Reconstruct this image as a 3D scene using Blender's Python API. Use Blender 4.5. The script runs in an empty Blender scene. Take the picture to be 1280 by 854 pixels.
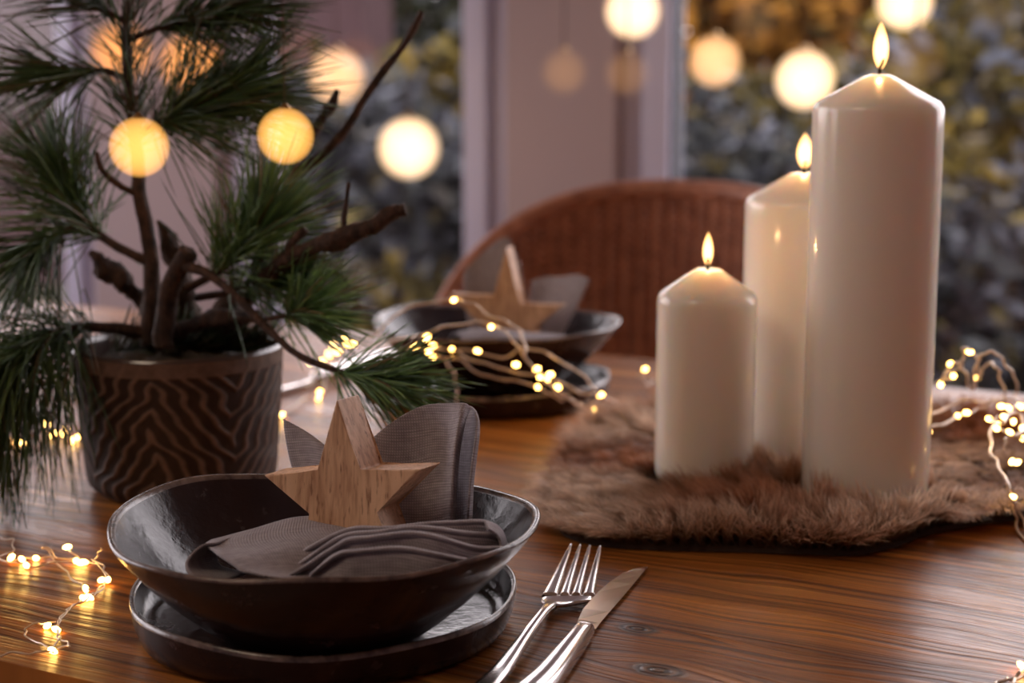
import bpy, bmesh, math, random
import numpy as np
from mathutils import Vector, Matrix, Quaternion

random.seed(7)
rng = np.random.default_rng(7)
SC = bpy.context.scene
COL = SC.collection

# ------------------------------------------------------------------ camera
FPX = 2100.0                      # focal length in pixels of the 1280 x 854 frame
TOP = 0.75                        # height of the table top
CAMH = 0.29                       # camera above the table top
PITCH = math.atan((427 - 65) / FPX)
cam_d = bpy.data.cameras.new('camera')
cam = bpy.data.objects.new('camera', cam_d)
COL.objects.link(cam)
cam.location = (0, 0, TOP + CAMH)
cam.rotation_euler = (math.pi / 2 - PITCH, 0, 0)
cam_d.sensor_width = 36.0
cam_d.lens = FPX / 1280 * 36.0
cam_d.clip_start = 0.02
cam_d.clip_end = 200
cam_d.dof.use_dof = True
cam_d.dof.focus_distance = 0.86
cam_d.dof.aperture_fstop = 6.0
SC.camera = cam

# ------------------------------------------------------------------ world, lights, exposure
world = bpy.data.worlds.new('sky')
SC.world = world
world.use_nodes = True
bg = world.node_tree.nodes['Background']
bg.inputs[0].default_value = (1.0, 0.92, 0.96, 1)
bg.inputs[1].default_value = 5.6
SC.view_settings.view_transform = 'Standard'
SC.view_settings.look = 'None'
SC.view_settings.gamma = 1.0
SC.view_settings.use_curve_mapping = False
SC.view_settings.exposure = -0.18
SC.cycles.use_denoising = True
SC.cycles.max_bounces = 8
SC.cycles.diffuse_bounces = 4
SC.cycles.glossy_bounces = 4
SC.cycles.transmission_bounces = 6
SC.cycles.transparent_max_bounces = 12
SC.cycles.caustics_reflective = False
SC.cycles.caustics_refractive = False
SC.cycles.sample_clamp_indirect = 4.0

ANG = math.radians(28.5)          # the table and the window wall are turned this far to the view
A_ = Vector((math.cos(ANG), -math.sin(ANG), 0))   # along the table
N_ = Vector((math.sin(ANG), math.cos(ANG), 0))    # across the table, towards the window
def SN(s, n, z=0.0):
    return A_ * s + N_ * n + Vector((0, 0, z))

def area_light(name, loc, look, size, size_y, power, color):
    d = bpy.data.lights.new(name, 'AREA'); d.shape = 'RECTANGLE'
    d.size = size; d.size_y = size_y; d.energy = power; d.color = color
    o = bpy.data.objects.new(name, d); COL.objects.link(o)
    o.location = loc
    o.rotation_euler = (Vector(look) - Vector(loc)).to_track_quat('-Z', 'Y').to_euler()
    return o

# added warm fill light with no fixture, above and behind the camera
FILL_POWER = 10.5
area_light('warm_fill_light', SN(-0.9, -0.55, 2.38), SN(-0.75, 0.9, 0.75), 0.7, 0.7, FILL_POWER, (1.0, 0.78, 0.58))

# ------------------------------------------------------------------ pixel -> place
def ray(x, y):
    u = (x - 640) / FPX; v = (427 - y) / FPX
    return Vector((u, math.cos(PITCH) + v * math.sin(PITCH), -math.sin(PITCH) + v * math.cos(PITCH)))
def G(x, y, z=0.0):               # on a level z above the table top
    r = ray(x, y); t = (z - CAMH) / r.z
    return Vector((r.x * t, r.y * t, TOP + z))
def W(x, y, Y):                   # at world distance Y
    r = ray(x, y); t = Y / r.y
    return Vector((r.x * t, Y, TOP + CAMH + r.z * t))
def depth(p):
    return p.y * math.cos(PITCH) - (p.z - TOP - CAMH) * math.sin(PITCH)
def px2m(px, p):
    return px * depth(p) / FPX
def wall_s(x, n, y=200):          # where a pixel column meets the plane n
    r = ray(x, y); u = r.x / r.y
    t = n / (math.sin(ANG) * u + math.cos(ANG))
    return t * (math.cos(ANG) * u - math.sin(ANG))

# ------------------------------------------------------------------ object helpers
def tag(o, label=None, cat=None, group=None, kind=None):
    if label: o['label'] = label
    if cat: o['category'] = cat
    if group: o['group'] = group
    if kind: o['kind'] = kind
    return o
def thing(name, loc, label, cat, group=None):
    o = bpy.data.objects.new(name, None); COL.objects.link(o)
    o.location = loc; o.empty_display_size = 0.05
    return tag(o, label, cat, group)
def base_of(parent):
    p = parent; v = Vector((0, 0, 0))
    while p is not None:
        v += p.location; p = p.parent
    return v
def link_mesh(name, me, mat, parent=None, smooth=True):
    if mat is not None:
        me.materials.append(mat)
    if smooth:
        me.polygons.foreach_set('use_smooth', [True] * len(me.polygons))
    o = bpy.data.objects.new(name, me); COL.objects.link(o)
    if parent is not None:
        o.parent = parent
    return o
def part(name, verts, faces, mat, parent=None, smooth=True, col=None, origin=None):
    """verts in world coordinates; stored relative to the parent's base"""
    off = base_of(parent) if parent is not None else (origin or Vector((0, 0, 0)))
    if isinstance(verts, np.ndarray):
        va = verts - np.array(off)
        me = bpy.data.meshes.new(name)
        fa = np.asarray(faces)
        k = fa.shape[1]
        me.vertices.add(len(va)); me.vertices.foreach_set('co', va.astype(np.float32).ravel())
        me.loops.add(fa.size); me.loops.foreach_set('vertex_index', fa.astype(np.int32).ravel())
        me.polygons.add(len(fa)); me.polygons.foreach_set('loop_start', np.arange(len(fa), dtype=np.int32) * k)
        me.update(calc_edges=True); me.validate()
    else:
        me = bpy.data.meshes.new(name)
        me.from_pydata([tuple(Vector(v) - Vector(off)) for v in verts], [], [tuple(f) for f in faces])
        me.update()
    if col is not None:
        at = me.color_attributes.new('tint', 'FLOAT_COLOR', 'POINT')
        c = np.ones((len(me.vertices), 4), np.float32); c[:, :3] = np.asarray(col)
        at.data.foreach_set('color', c.ravel())
    o = link_mesh(name, me, mat, parent, smooth)
    if parent is None:
        o.location = off
    return o
def bm_part(name, bm, mat, parent=None, smooth=False, origin=None):
    off = base_of(parent) if parent is not None else (origin or Vector((0, 0, 0)))
    bmesh.ops.translate(bm, verts=bm.verts, vec=-Vector(off))
    bmesh.ops.recalc_face_normals(bm, faces=bm.faces)
    me = bpy.data.meshes.new(name); bm.to_mesh(me); bm.free()
    o = link_mesh(name, me, mat, parent, smooth)
    if parent is None:
        o.location = off
    return o
def box_bm(bm, ax, ay, az, org, bevel=0.0):
    """box spanned by three edge vectors from org"""
    vs = [bm.verts.new(org + ax * i + ay * j + az * k) for k in (0, 1) for j in (0, 1) for i in (0, 1)]
    fs = [(0, 2, 3, 1), (4, 5, 7, 6), (0, 1, 5, 4), (1, 3, 7, 5), (3, 2, 6, 7), (2, 0, 4, 6)]
    new = [bm.faces.new([vs[i] for i in f]) for f in fs]
    if bevel:
        es = list({e for f in new for e in f.edges})
        bmesh.ops.bevel(bm, geom=es, offset=bevel, segments=2, affect='EDGES', profile=0.6)
def sn_box(bm, s0, s1, n0, n1, z0, z1, bevel=0.0):
    box_bm(bm, A_ * (s1 - s0), N_ * (n1 - n0), Vector((0, 0, z1 - z0)), SN(s0, n0, z0), bevel)
def crom(pts, per=8, closed=False):
    """Catmull-Rom through points (lists of equal-length tuples)"""
    P = [np.array(p, float) for p in pts]
    out = []
    n = len(P)
    rngs = range(n if closed else n - 1)
    for i in rngs:
        if closed:
            p0, p1, p2, p3 = P[(i - 1) % n], P[i], P[(i + 1) % n], P[(i + 2) % n]
        else:
            p1, p2 = P[i], P[i + 1]
            p0 = P[i - 1] if i else 2 * p1 - p2
            p3 = P[i + 2] if i + 2 < n else 2 * p2 - p1
        for k in range(per):
            t = k / per
            out.append(0.5 * ((2 * p1) + (-p0 + p2) * t + (2 * p0 - 5 * p1 + 4 * p2 - p3) * t * t + (-p0 + 3 * p1 - 3 * p2 + p3) * t ** 3))
    if not closed:
        out.append(P[-1])
    return out
def tube_geo(path, radii, sides=8, cap=True):
    """path: list of 3-vectors; radii: number or list"""
    P = [Vector(p[:3]) for p in path]
    R = [radii] * len(P) if isinstance(radii, (int, float)) else list(radii)
    verts, faces = [], []
    t = (P[1] - P[0]).normalized()
    u = t.orthogonal().normalized()
    for i, p in enumerate(P):
        tn = (P[min(i + 1, len(P) - 1)] - P[max(i - 1, 0)])
        tn = tn.normalized() if tn.length > 1e-9 else t
        q = t.rotation_difference(tn); u = (q @ u); u = (u - tn * u.dot(tn)).normalized(); t = tn
        w = t.cross(u)
        for k in range(sides):
            a = 2 * math.pi * k / sides
            verts.append(p + (u * math.cos(a) + w * math.sin(a)) * R[i])
    for i in range(len(P) - 1):
        for k in range(sides):
            k2 = (k + 1) % sides
            faces.append((i * sides + k, i * sides + k2, (i + 1) * sides + k2, (i + 1) * sides + k))
    if cap:
        faces.append(tuple(range(sides - 1, -1, -1)))
        faces.append(tuple((len(P) - 1) * sides + k for k in range(sides)))
    return verts, faces
def lathe_geo(profile, seg, centre, rfun=None, zfun=None, close_bottom=True, close_top=False):
    verts, faces = [], []
    m = len(profile)
    for j in range(seg):
        th = 2 * math.pi * j / seg
        for i, (r, z) in enumerate(profile):
            rr = r * (rfun(th, i, r, z) if rfun else 1.0)
            zz = z + (zfun(th, i, r, z) if zfun else 0.0)
            verts.append(centre + Vector((rr * math.cos(th), rr * math.sin(th), zz)))
    for j in range(seg):
        j2 = (j + 1) % seg
        for i in range(m - 1):
            faces.append((j * m + i, j2 * m + i, j2 * m + i + 1, j * m + i + 1))
    if close_bottom:
        faces.append(tuple(j * m for j in range(seg - 1, -1, -1)))
    if close_top:
        faces.append(tuple(j * m + m - 1 for j in range(seg)))
    return verts, faces
def copy_tree(o, parent=None):
    c = o.copy(); COL.objects.link(c); c.parent = parent
    for ch in list(o.children):
        copy_tree(ch, c)
    return c

# ------------------------------------------------------------------ materials
def lin(r, g, b):                 # sRGB 0-255 -> linear
    f = lambda c: (c / 255 / 12.92) if c / 255 <= 0.04045 else ((c / 255 + 0.055) / 1.055) ** 2.4
    return (f(r), f(g), f(b), 1)
class NT:
    def __init__(self, name):
        self.m = bpy.data.materials.new(name); self.m.use_nodes = True
        self.t = self.m.node_tree; self.b = self.t.nodes['Principled BSDF']
        self.out = self.t.nodes['Material Output']
    def n(self, kind, **kw):
        x = self.t.nodes.new(kind)
        for k, v in kw.items():
            setattr(x, k, v)
        return x
    def l(self, a, b): self.t.links.new(a, b)
    def math(self, op, a, b=None, c=None, clamp=False):
        x = self.n('ShaderNodeMath', operation=op, use_clamp=clamp)
        for i, v in enumerate((a, b, c)):
            if v is None: continue
            if hasattr(v, 'links'): self.l(v, x.inputs[i])
            else: x.inputs[i].default_value = v
        return x.outputs[0]
    def mix(self, fac, a, b, blend='MIX'):
        x = self.n('ShaderNodeMix', data_type='RGBA', blend_type=blend)
        for i, v in ((0, fac), (6, a), (7, b)):
            if hasattr(v, 'links'): self.l(v, x.inputs[i])
            else: x.inputs[i].default_value = v
        return x.outputs[2]
    def ramp(self, src, stops):
        x = self.n('ShaderNodeValToRGB')
        e = x.color_ramp.elements
        while len(e) < len(stops): e.new(0.5)
        for k, (p, c) in enumerate(stops):
            e[k].position = p; e[k].color = c if len(c) == 4 else (*c, 1)
        self.l(src, x.inputs[0]); return x.outputs[0]
    def coords(self, scale=(1, 1, 1), rot=(0, 0, 0), out='Object'):
        tc = self.n('ShaderNodeTexCoord'); mp = self.n('ShaderNodeMapping')
        self.l(tc.outputs[out], mp.inputs[0]); mp.inputs['Scale'].default_value = scale; mp.inputs['Rotation'].default_value = rot
        return mp.outputs[0]
    def noise(self, vec, scale, detail=3, rough=0.5, distort=0.0):
        x = self.n('ShaderNodeTexNoise'); self.l(vec, x.inputs['Vector'])
        x.inputs['Scale'].default_value = scale; x.inputs['Detail'].default_value = detail
        x.inputs['Roughness'].default_value = rough; x.inputs['Distortion'].default_value = distort
        return x.outputs['Fac']
    def bump(self, h, strength=0.3, dist=0.001, normal=None):
        x = self.n('ShaderNodeBump'); self.l(h, x.inputs['Height'])
        x.inputs['Strength'].default_value = strength; x.inputs['Distance'].default_value = dist
        if normal is not None: self.l(normal, x.inputs['Normal'])
        return x.outputs[0]
    def set(self, **kw):
        names = dict(color='Base Color', rough='Roughness', metal='Metallic', normal='Normal', sss='Subsurface Weight',
                     sss_scale='Subsurface Scale', sss_radius='Subsurface Radius', ior='IOR', coat='Coat Weight', coat_rough='Coat Roughness',
                     sheen='Sheen Weight', sheen_rough='Sheen Roughness', emit='Emission Color', emit_s='Emission Strength', trans='Transmission Weight',
                     spec='Specular IOR Level', alpha='Alpha')
        for k, v in kw.items():
            i = self.b.inputs[names[k]]
            if hasattr(v, 'links'): self.l(v, i)
            else: i.default_value = v
        return self
def plain(name, color, rough=0.5, **kw):
    return NT(name).set(color=color, rough=rough, **kw).m

def wood_table(name, knots=()):
    t = NT(name)
    tc = t.n('ShaderNodeTexCoord'); mp = t.n('ShaderNodeMapping')
    t.l(tc.outputs['Object'], mp.inputs[0]); mp.inputs['Rotation'].default_value = (0, 0, ANG)   # x along the plank, y across
    sep = t.n('ShaderNodeSeparateXYZ'); t.l(mp.outputs[0], sep.inputs[0])
    x, y = sep.outputs[0], sep.outputs[1]
    info = t.n('ShaderNodeObjectInfo')
    off = t.math('MULTIPLY', info.outputs['Random'], 37.0)
    # slow wander of the grain
    cw = t.n('ShaderNodeCombineXYZ'); t.l(t.math('MULTIPLY', x, 3.4), cw.inputs[0]); t.l(t.math('MULTIPLY', y, 8.0), cw.inputs[1]); t.l(off, cw.inputs[2])
    wander = t.math('MULTIPLY', t.math('SUBTRACT', t.noise(cw.outputs[0], 1.0, 2), 0.5), 0.085)
    yy = t.math('ADD', y, wander)
    ring_h = None; knot_mask = None
    for (kx, ky, kr) in knots:
        dx = t.math('SUBTRACT', x, kx); dy = t.math('SUBTRACT', y, ky)
        d = t.math('SQRT', t.math('ADD', t.math('MULTIPLY', t.math('MULTIPLY', dx, dx), 0.40), t.math('MULTIPLY', dy, dy)))
        g = t.math('EXPONENT', t.math('MULTIPLY', t.math('MULTIPLY', d, d), -1 / (2 * (2.2 * kr) ** 2)))
        # push the grain around the knot
        push = t.math('MULTIPLY', t.math('MULTIPLY', g, t.math('SIGN', dy)), -kr * 1.15)
        yy = t.math('ADD', yy, push)
        m = t.math('SUBTRACT', 1.0, t.math('SMOOTH_MIN', t.math('DIVIDE', d, kr), 1.0, 0.15), clamp=True)
        rg = t.math('MULTIPLY', t.math('SINE', t.math('MULTIPLY', d, 5.5 * math.pi * 2 / kr / 2)), m)
        ring_h = rg if ring_h is None else t.math('ADD', ring_h, rg)
        knot_mask = m if knot_mask is None else t.math('MAXIMUM', knot_mask, m)
    c1 = t.n('ShaderNodeCombineXYZ'); t.l(t.math('MULTIPLY', x, 2.2), c1.inputs[0]); t.l(t.math('MULTIPLY', yy, 235.0), c1.inputs[1]); t.l(off, c1.inputs[2])
    fine = t.noise(c1.outputs[0], 1.0, 3, 0.6)
    c2 = t.n('ShaderNodeCombineXYZ'); t.l(t.math('MULTIPLY', x, 1.3), c2.inputs[0]); t.l(t.math('MULTIPLY', yy, 42.0), c2.inputs[1]); t.l(off, c2.inputs[2])
    broad = t.noise(c2.outputs[0], 1.0, 3, 0.55)
    c3 = t.n('ShaderNodeCombineXYZ'); t.l(t.math('MULTIPLY', x, 40.0), c3.inputs[0]); t.l(t.math('MULTIPLY', yy, 900.0), c3.inputs[1]); t.l(off, c3.inputs[2])
    fibre = t.noise(c3.outputs[0], 1.0, 2, 0.6)
    base = t.ramp(broad, [(0.25, (0.19, 0.060, 0.012)), (0.45, (0.34, 0.118, 0.022)), (0.6, (0.50, 0.190, 0.038)), (0.75, (0.62, 0.270, 0.062))])
    lines = t.ramp(fine, [(0.38, (0.30, 0.23, 0.20)), (0.46, (0.78, 0.74, 0.70)), (0.60, (1.25, 1.2, 1.12))])
    col = t.mix(0.9, base, lines, 'MULTIPLY')
    fb = t.ramp(fibre, [(0.3, (0.75, 0.74, 0.73)), (0.6, (1.05, 1.05, 1.05))])
    col = t.mix(0.7, col, fb, 'MULTIPLY')
    height = t.math('ADD', t.math('MULTIPLY', fine, 1.0), t.math('MULTIPLY', broad, 0.35))
    height = t.math('ADD', height, t.math('MULTIPLY', fibre, 0.18))
    if knot_mask is not None:
        kc = t.ramp(t.math('ADD', t.math('MULTIPLY', ring_h, 0.5), 0.5), [(0.25, (0.030, 0.014, 0.009)), (0.75, (0.20, 0.10, 0.055))])
        col = t.mix(t.math('MULTIPLY', knot_mask, 4.0, clamp=True), col, kc)
        height = t.math('ADD', height, t.math('MULTIPLY', ring_h, 0.35))
    rough = t.math('MULTIPLY_ADD', fine, -0.28, 0.46)
    t.set(color=col, rough=rough, normal=t.bump(height, 1.0, 0.0015), spec=0.38)
    return t.m
M = {}
M['wall'] = None
t = NT('wall_paint'); t.set(color=lin(178, 162, 166), rough=0.85, normal=t.bump(t.noise(t.coords(), 120, 3), 0.15, 0.001)); M['wall'] = t.m
t = NT('floor_wood'); t.set(color=t.ramp(t.noise(t.coords((1.5, 14, 1), (0, 0, ANG)), 2.0, 4), [(0.3, (0.16, 0.08, 0.04)), (0.7, (0.28, 0.15, 0.08))]), rough=0.4); M['floor'] = t.m
M['ceiling'] = plain('ceiling_paint', lin(225, 215, 208), 0.9)
M['frame'] = plain('window_frame_white', lin(200, 200, 226), 0.35)
M['gasket'] = plain('rubber_gasket', lin(40, 38, 48), 0.6)
# glass: clear with a faint mirror image
t = NT('window_glass')
tr = t.n('ShaderNodeBsdfTransparent'); gl = t.n('ShaderNodeBsdfGlossy'); gl.inputs['Roughness'].default_value = 0.0
fr = t.n('ShaderNodeFresnel'); fr.inputs['IOR'].default_value = 1.45; mx = t.n('ShaderNodeMixShader')
t.l(fr.outputs[0], mx.inputs[0]); t.l(tr.outputs[0], mx.inputs[1]); t.l(gl.outputs[0], mx.inputs[2]); t.l(mx.outputs[0], t.out.inputs[0]); M['glass'] = t.m

# ================================================================== THE ROOM
S0, S1, N0, N1, CEIL = -3.55, 2.3, -2.1, 2.75, 2.5
def struct(name, bm, mat, origin=None):
    return tag(bm_part(name, bm, mat, None, False, origin), kind='structure')
b = bmesh.new(); sn_box(b, S0, S1, N0, N1, -0.1, 0.0); struct('floor', b, M['floor'])
b = bmesh.new(); sn_box(b, S0, S1, N0, N1 + 0.2, CEIL, CEIL + 0.1); struct('ceiling', b, M['ceiling'])
b = bmesh.new(); sn_box(b, S1, S1 + 0.15, N0, N1, 0, CEIL); struct('wall_right', b, M['wall'])
b = bmesh.new(); sn_box(b, S0, S1, N0 - 0.15, N0, 0, CEIL); struct('wall_rear', b, M['wall'])
HEAD = 2.36
w1 = (S0 + 0.12, wall_s(112, N1)); w2 = (wall_s(268, N1), wall_s(632, N1)); w3 = (wall_s(768, N1), 1.3)
b = bmesh.new()
for a0, a1 in ((S0, w1[0]), (w1[1], w2[0]), (w2[1], w3[0]), (w3[1], S1)):
    sn_box(b, a0, a1, N1, N1 + 0.22, 0, CEIL)
for a0, a1 in (w1, w2, w3):
    sn_box(b, a0, a1, N1, N1 + 0.22, HEAD, CEIL)
struct('wall_window', b, M['wall'])
# wall on the left with a wide opening, added for daylight
WL = (-1.0, 2.3)
b = bmesh.new()
for n0, n1, z0, z1 in ((N0, WL[0], 0, CEIL), (WL[1], N1 + 0.2, 0, CEIL), (WL[0], WL[1], HEAD, CEIL), (WL[0], WL[1], 0, 0.6)):
    sn_box(b, S0 - 0.15, S0, n0, n1, z0, z1)
struct('wall_left', b, M['wall'])

def window(name, p0, p1, inward, z0, z1, depth0=0.03, panes=1):
    """p0, p1: ends on the wall line (z ignored); inward: unit vector into the room"""
    ax = (p1 - p0); L = ax.length; ax = ax.normalized(); up = Vector((0, 0, 1)); back = -inward
    b = bmesh.new()
    def bar(u0, u1, v0, v1, d0, d1, bv=0.004):
        box_bm(b, ax * (u1 - u0), back * (d1 - d0), up * (v1 - v0), p0 + ax * u0 + up * (z0 + v0) + back * d0, bv)
    H = z1 - z0; f = 0.045; g = 0.05
    e = 0.002
    bar(e, f, e, H - e, depth0, depth0 + 0.08); bar(L - f, L - e, e, H - e, depth0, depth0 + 0.08)
    bar(f, L - f, e, f, depth0, depth0 + 0.08); bar(f, L - f, H - f, H - e, depth0, depth0 + 0.08)
    o = bm_part(name, b, M['frame'], None, False, p0.copy() + up * z0)
    tag(o, kind='structure')
    w = (L - 2 * f) / panes
    for k in range(panes):
        u0 = f + w * k + 0.004; u1 = f + w * (k + 1) - 0.004
        b2 = bmesh.new(); b = b2
        bar(u0, u0 + g, f + .004, H - f - .004, depth0 - 0.018, depth0 + 0.05); bar(u1 - g, u1, f + .004, H - f - .004, depth0 - 0.018, depth0 + 0.05)
        bar(u0 + g, u1 - g, f + .004, f + g, depth0 - 0.018, depth0 + 0.05); bar(u0 + g, u1 - g, H - f - g, H - f - .004, depth0 - 0.018, depth0 + 0.05)
        s = bm_part('sash', b2, M['frame'], o)
        b3 = bmesh.new(); b = b3
        q = 0.006
        bar(u0 + g - .001, u0 + g + q, f + g, H - f - g, depth0 - 0.006, depth0 + 0.03, 0); bar(u1 - g - q, u1 - g + .001, f + g, H - f - g, depth0 - 0.006, depth0 + 0.03, 0)
        bar(u0 + g, u1 - g, f + g - .001, f + g + q, depth0 - 0.006, depth0 + 0.03, 0); bar(u0 + g, u1 - g, H - f - g - q, H - f - g + .001, depth0 - 0.006, depth0 + 0.03, 0)
        bm_part('gasket', b3, M['gasket'], s)
        b4 = bmesh.new(); c = p0 + up * z0 + back * (depth0 + 0.02)
        b4.faces.new([b4.verts.new(c + ax * uu + up * vv) for uu, vv in ((u0 + g, f + g), (u1 - g, f + g), (u1 - g, H - f - g), (u0 + g, H - f - g))])
        bm_part('pane', b4, M['glass'], s)
    return o
window('window_1', SN(w1[0], N1), SN(w1[1], N1), -N_, 0, HEAD)
window('window_2', SN(w2[0], N1), SN(w2[1], N1), -N_, 0, HEAD)
window('window_3', SN(w3[0], N1), SN(w3[1], N1), -N_, 0, HEAD)
window('added_window', SN(S0, WL[0]), SN(S0, WL[1]), A_, 0.6, HEAD, panes=2)  # unseen window put in to bring daylight from the left

def portal(name, c, look, sx, sy):
    o = area_light(name, c, look, sx, sy, 1, (1, 1, 1)); o.data.cycles.is_portal = True
for k, (a0, a1) in enumerate((w1, w2, w3)):
    c = SN((a0 + a1) / 2, N1 + 0.24, HEAD / 2)
    portal('window_portal', c, c - N_, a1 - a0, HEAD)
c = SN(S0 - 0.17, sum(WL) / 2, (0.6 + HEAD) / 2)
portal('window_portal', c, c + A_, WL[1] - WL[0], HEAD - 0.6)

# ================================================================== TABLE
KN = [G(797, 786), G(823, 838)]
TS0, TS1, TN0, TN1 = -1.46, 0.6, 0.562, 1.455
tb = thing('dining_table', SN((TS0 + TS1) / 2, (TN0 + TN1) / 2, 0), 'brushed brown wooden plank dining table', 'table')
tbase = base_of(tb)
def loc_sn(p):
    q = p - tbase
    return q.dot(A_), q.dot(N_)
kn = [(*loc_sn(KN[0]), 0.0085), (*loc_sn(KN[1]), 0.0105)]
M['table_knots'] = wood_table('table_wood_knots', kn)
M['table'] = wood_table('table_wood')
widths = [0.197, 0.168, 0.181, 0.172, 0.175]
n0 = TN0
for k, w_ in enumerate(widths):
    b = bmesh.new()
    sn_box(b, TS0, TS1, n0 + 0.0001, n0 + w_ - 0.0001, TOP - 0.04, TOP, 0.0004)
    bm_part('plank', b, M['table_knots'] if k == 0 else M['table'], tb)
    n0 += w_
b = bmesh.new()
for q in (TN0 + 0.09, TN1 - 0.115):
    sn_box(b, TS0 + 0.12, TS1 - 0.12, q, q + 0.025, TOP - 0.14, TOP - 0.0402)
for q in (TS0 + 0.12, TS1 - 0.145):
    sn_box(b, q, q + 0.025, TN0 + 0.116, TN1 - 0.116, TOP - 0.14, TOP - 0.0402)
bm_part('apron', b, M['table'], tb)
for s in (TS0 + 0.05, TS1 - 0.13):
    for n in (TN0 + 0.045, TN1 - 0.13):
        b = bmesh.new(); sn_box(b, s, s + 0.08, n, n + 0.08, 0, TOP - 0.0404, 0.004)
        bm_part('leg', b, M['table'], tb)
# ================================================================== CHAIR (wicker, beyond the table)
t = NT('wicker'); t.set(color=t.ramp(t.noise(t.coords(), 60, 3), [(0.3, (0.28, 0.10, 0.055)), (0.7, (0.50, 0.21, 0.12))]), rough=0.45); M['wicker'] = t.m
M['rattan'] = plain('rattan_pole', (0.42, 0.19, 0.10, 1), 0.4)
cc = W(868, 238, 1.97); cs, cn = cc.dot(A_), cc.dot(N_)
CR = 0.215
cn -= CR                                         # centre of the round seat
ch = thing('wicker_chair', SN(cs, cn, 0), 'reddish brown wicker armchair with rounded back beyond the table', 'chair')
HT = cc.z
def back_pt(ph, h, r=CR):
    return SN(cs + r * math.sin(ph), cn + r * math.cos(ph), h)
def back_top(ph):
    k = abs(ph) / math.radians(105)
    return HT - 0.205 * k ** 2.6
PH = math.radians(112)
SEAT = 0.44
rim = [back_pt(-PH + 2 * PH * i / 60, back_top(-PH + 2 * PH * i / 60), CR + 0.004) for i in range(61)]
v, f = tube_geo(rim, 0.013, 8); part('back_rim', v, f, M['wicker'], ch)
nst = 46
for i in range(nst):
    ph = -PH + 2 * PH * (i + 0.5) / nst
    top = back_top(ph)
    pts = [back_pt(ph, SEAT + (top - SEAT) * q, CR - 0.02 * (1 - q)) for q in (0, 0.5, 1.0)]
    v, f = tube_geo(pts, 0.0056, 6); part('stake', v, f, M['wicker'], ch)
V, Fc = [], []
rows = 84
for r_ in range(rows):
    q = (r_ + 0.5) / rows
    path = []
    m_ = nst * 4
    for i in range(m_ + 1):
        ph = -PH + 2 * PH * i / m_
        w_ = 0.0042 * math.sin(math.pi * (i / 4) + math.pi * 0.5 + math.pi * (r_ % 2))
        top = back_top(ph) - 0.008
        path.append(back_pt(ph, SEAT + (top - SEAT) * q, CR - 0.02 * (1 - q) + w_))
    v, f = tube_geo(path, 0.0036, 5, False)
    o_ = len(V); V += v; Fc += [tuple(k + o_ for k in ff) for ff in f]
tag(part('woven_back', V, Fc, M['wicker'], ch), kind='stuff')
ring = [SN(cs + CR * 0.97 * math.sin(a), cn + CR * 0.97 * math.cos(a), SEAT) for a in [2 * math.pi * k / 40 for k in range(41)]]
v, f = tube_geo(ring, 0.016, 8, False); part('seat_frame', v, f, M['rattan'], ch)
v, f = lathe_geo([(0.001, -0.02), (CR * 0.95, -0.02), (CR * 0.96, 0.0), (CR * 0.7, 0.012), (0.001, 0.015)], 40, SN(cs, cn, SEAT)); part('seat', v, f, M['wicker'], ch)
for sx in (-1, 1):
    for sn in (-1, 1):
        v, f = tube_geo([SN(cs + sx * 0.21, cn + sn * 0.21, 0), SN(cs + sx * 0.175, cn + sn * 0.175, SEAT - 0.006)], [0.015, 0.018], 10)
        part('leg', v, f, M['rattan'], ch)

# ================================================================== CERAMICS
t = NT('dark_glaze')
co = t.coords()
n1 = t.noise(co, 18, 4, 0.6); n2 = t.noise(co, 160, 3, 0.6); n3 = t.noise(co, 55, 4, 0.65)
ccol = t.ramp(n1, [(0.35, (0.016, 0.008, 0.009)), (0.6, (0.028, 0.014, 0.014)), (0.75, (0.050, 0.026, 0.022))])
speck = t.ramp(n3, [(0.60, (0, 0, 0)), (0.74, (1, 1, 1))])
ccol = t.mix(t.math('MULTIPLY', speck, 0.25), ccol, (0.13, 0.09, 0.085, 1))
t.set(color=ccol, rough=t.math('MULTIPLY_ADD', n3, 0.42, 0.0), normal=t.bump(t.math('ADD', t.math('MULTIPLY', n1, 1.0), t.math('ADD', t.math('MULTIPLY', n3, 0.5), t.math('MULTIPLY', n2, 0.10))), 0.4, 0.0022), spec=0.30)
M['glaze'] = t.m
t = NT('worn_glaze_edge')
co = t.coords()
t.set(color=t.ramp(t.noise(co, 90, 4, 0.6), [(0.35, (0.05, 0.03, 0.027)), (0.65, (0.20, 0.135, 0.11))]), rough=0.25, spec=0.7, normal=t.bump(t.noise(co, 120, 3), 0.4, 0.001))
M['edge'] = t.m

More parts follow.
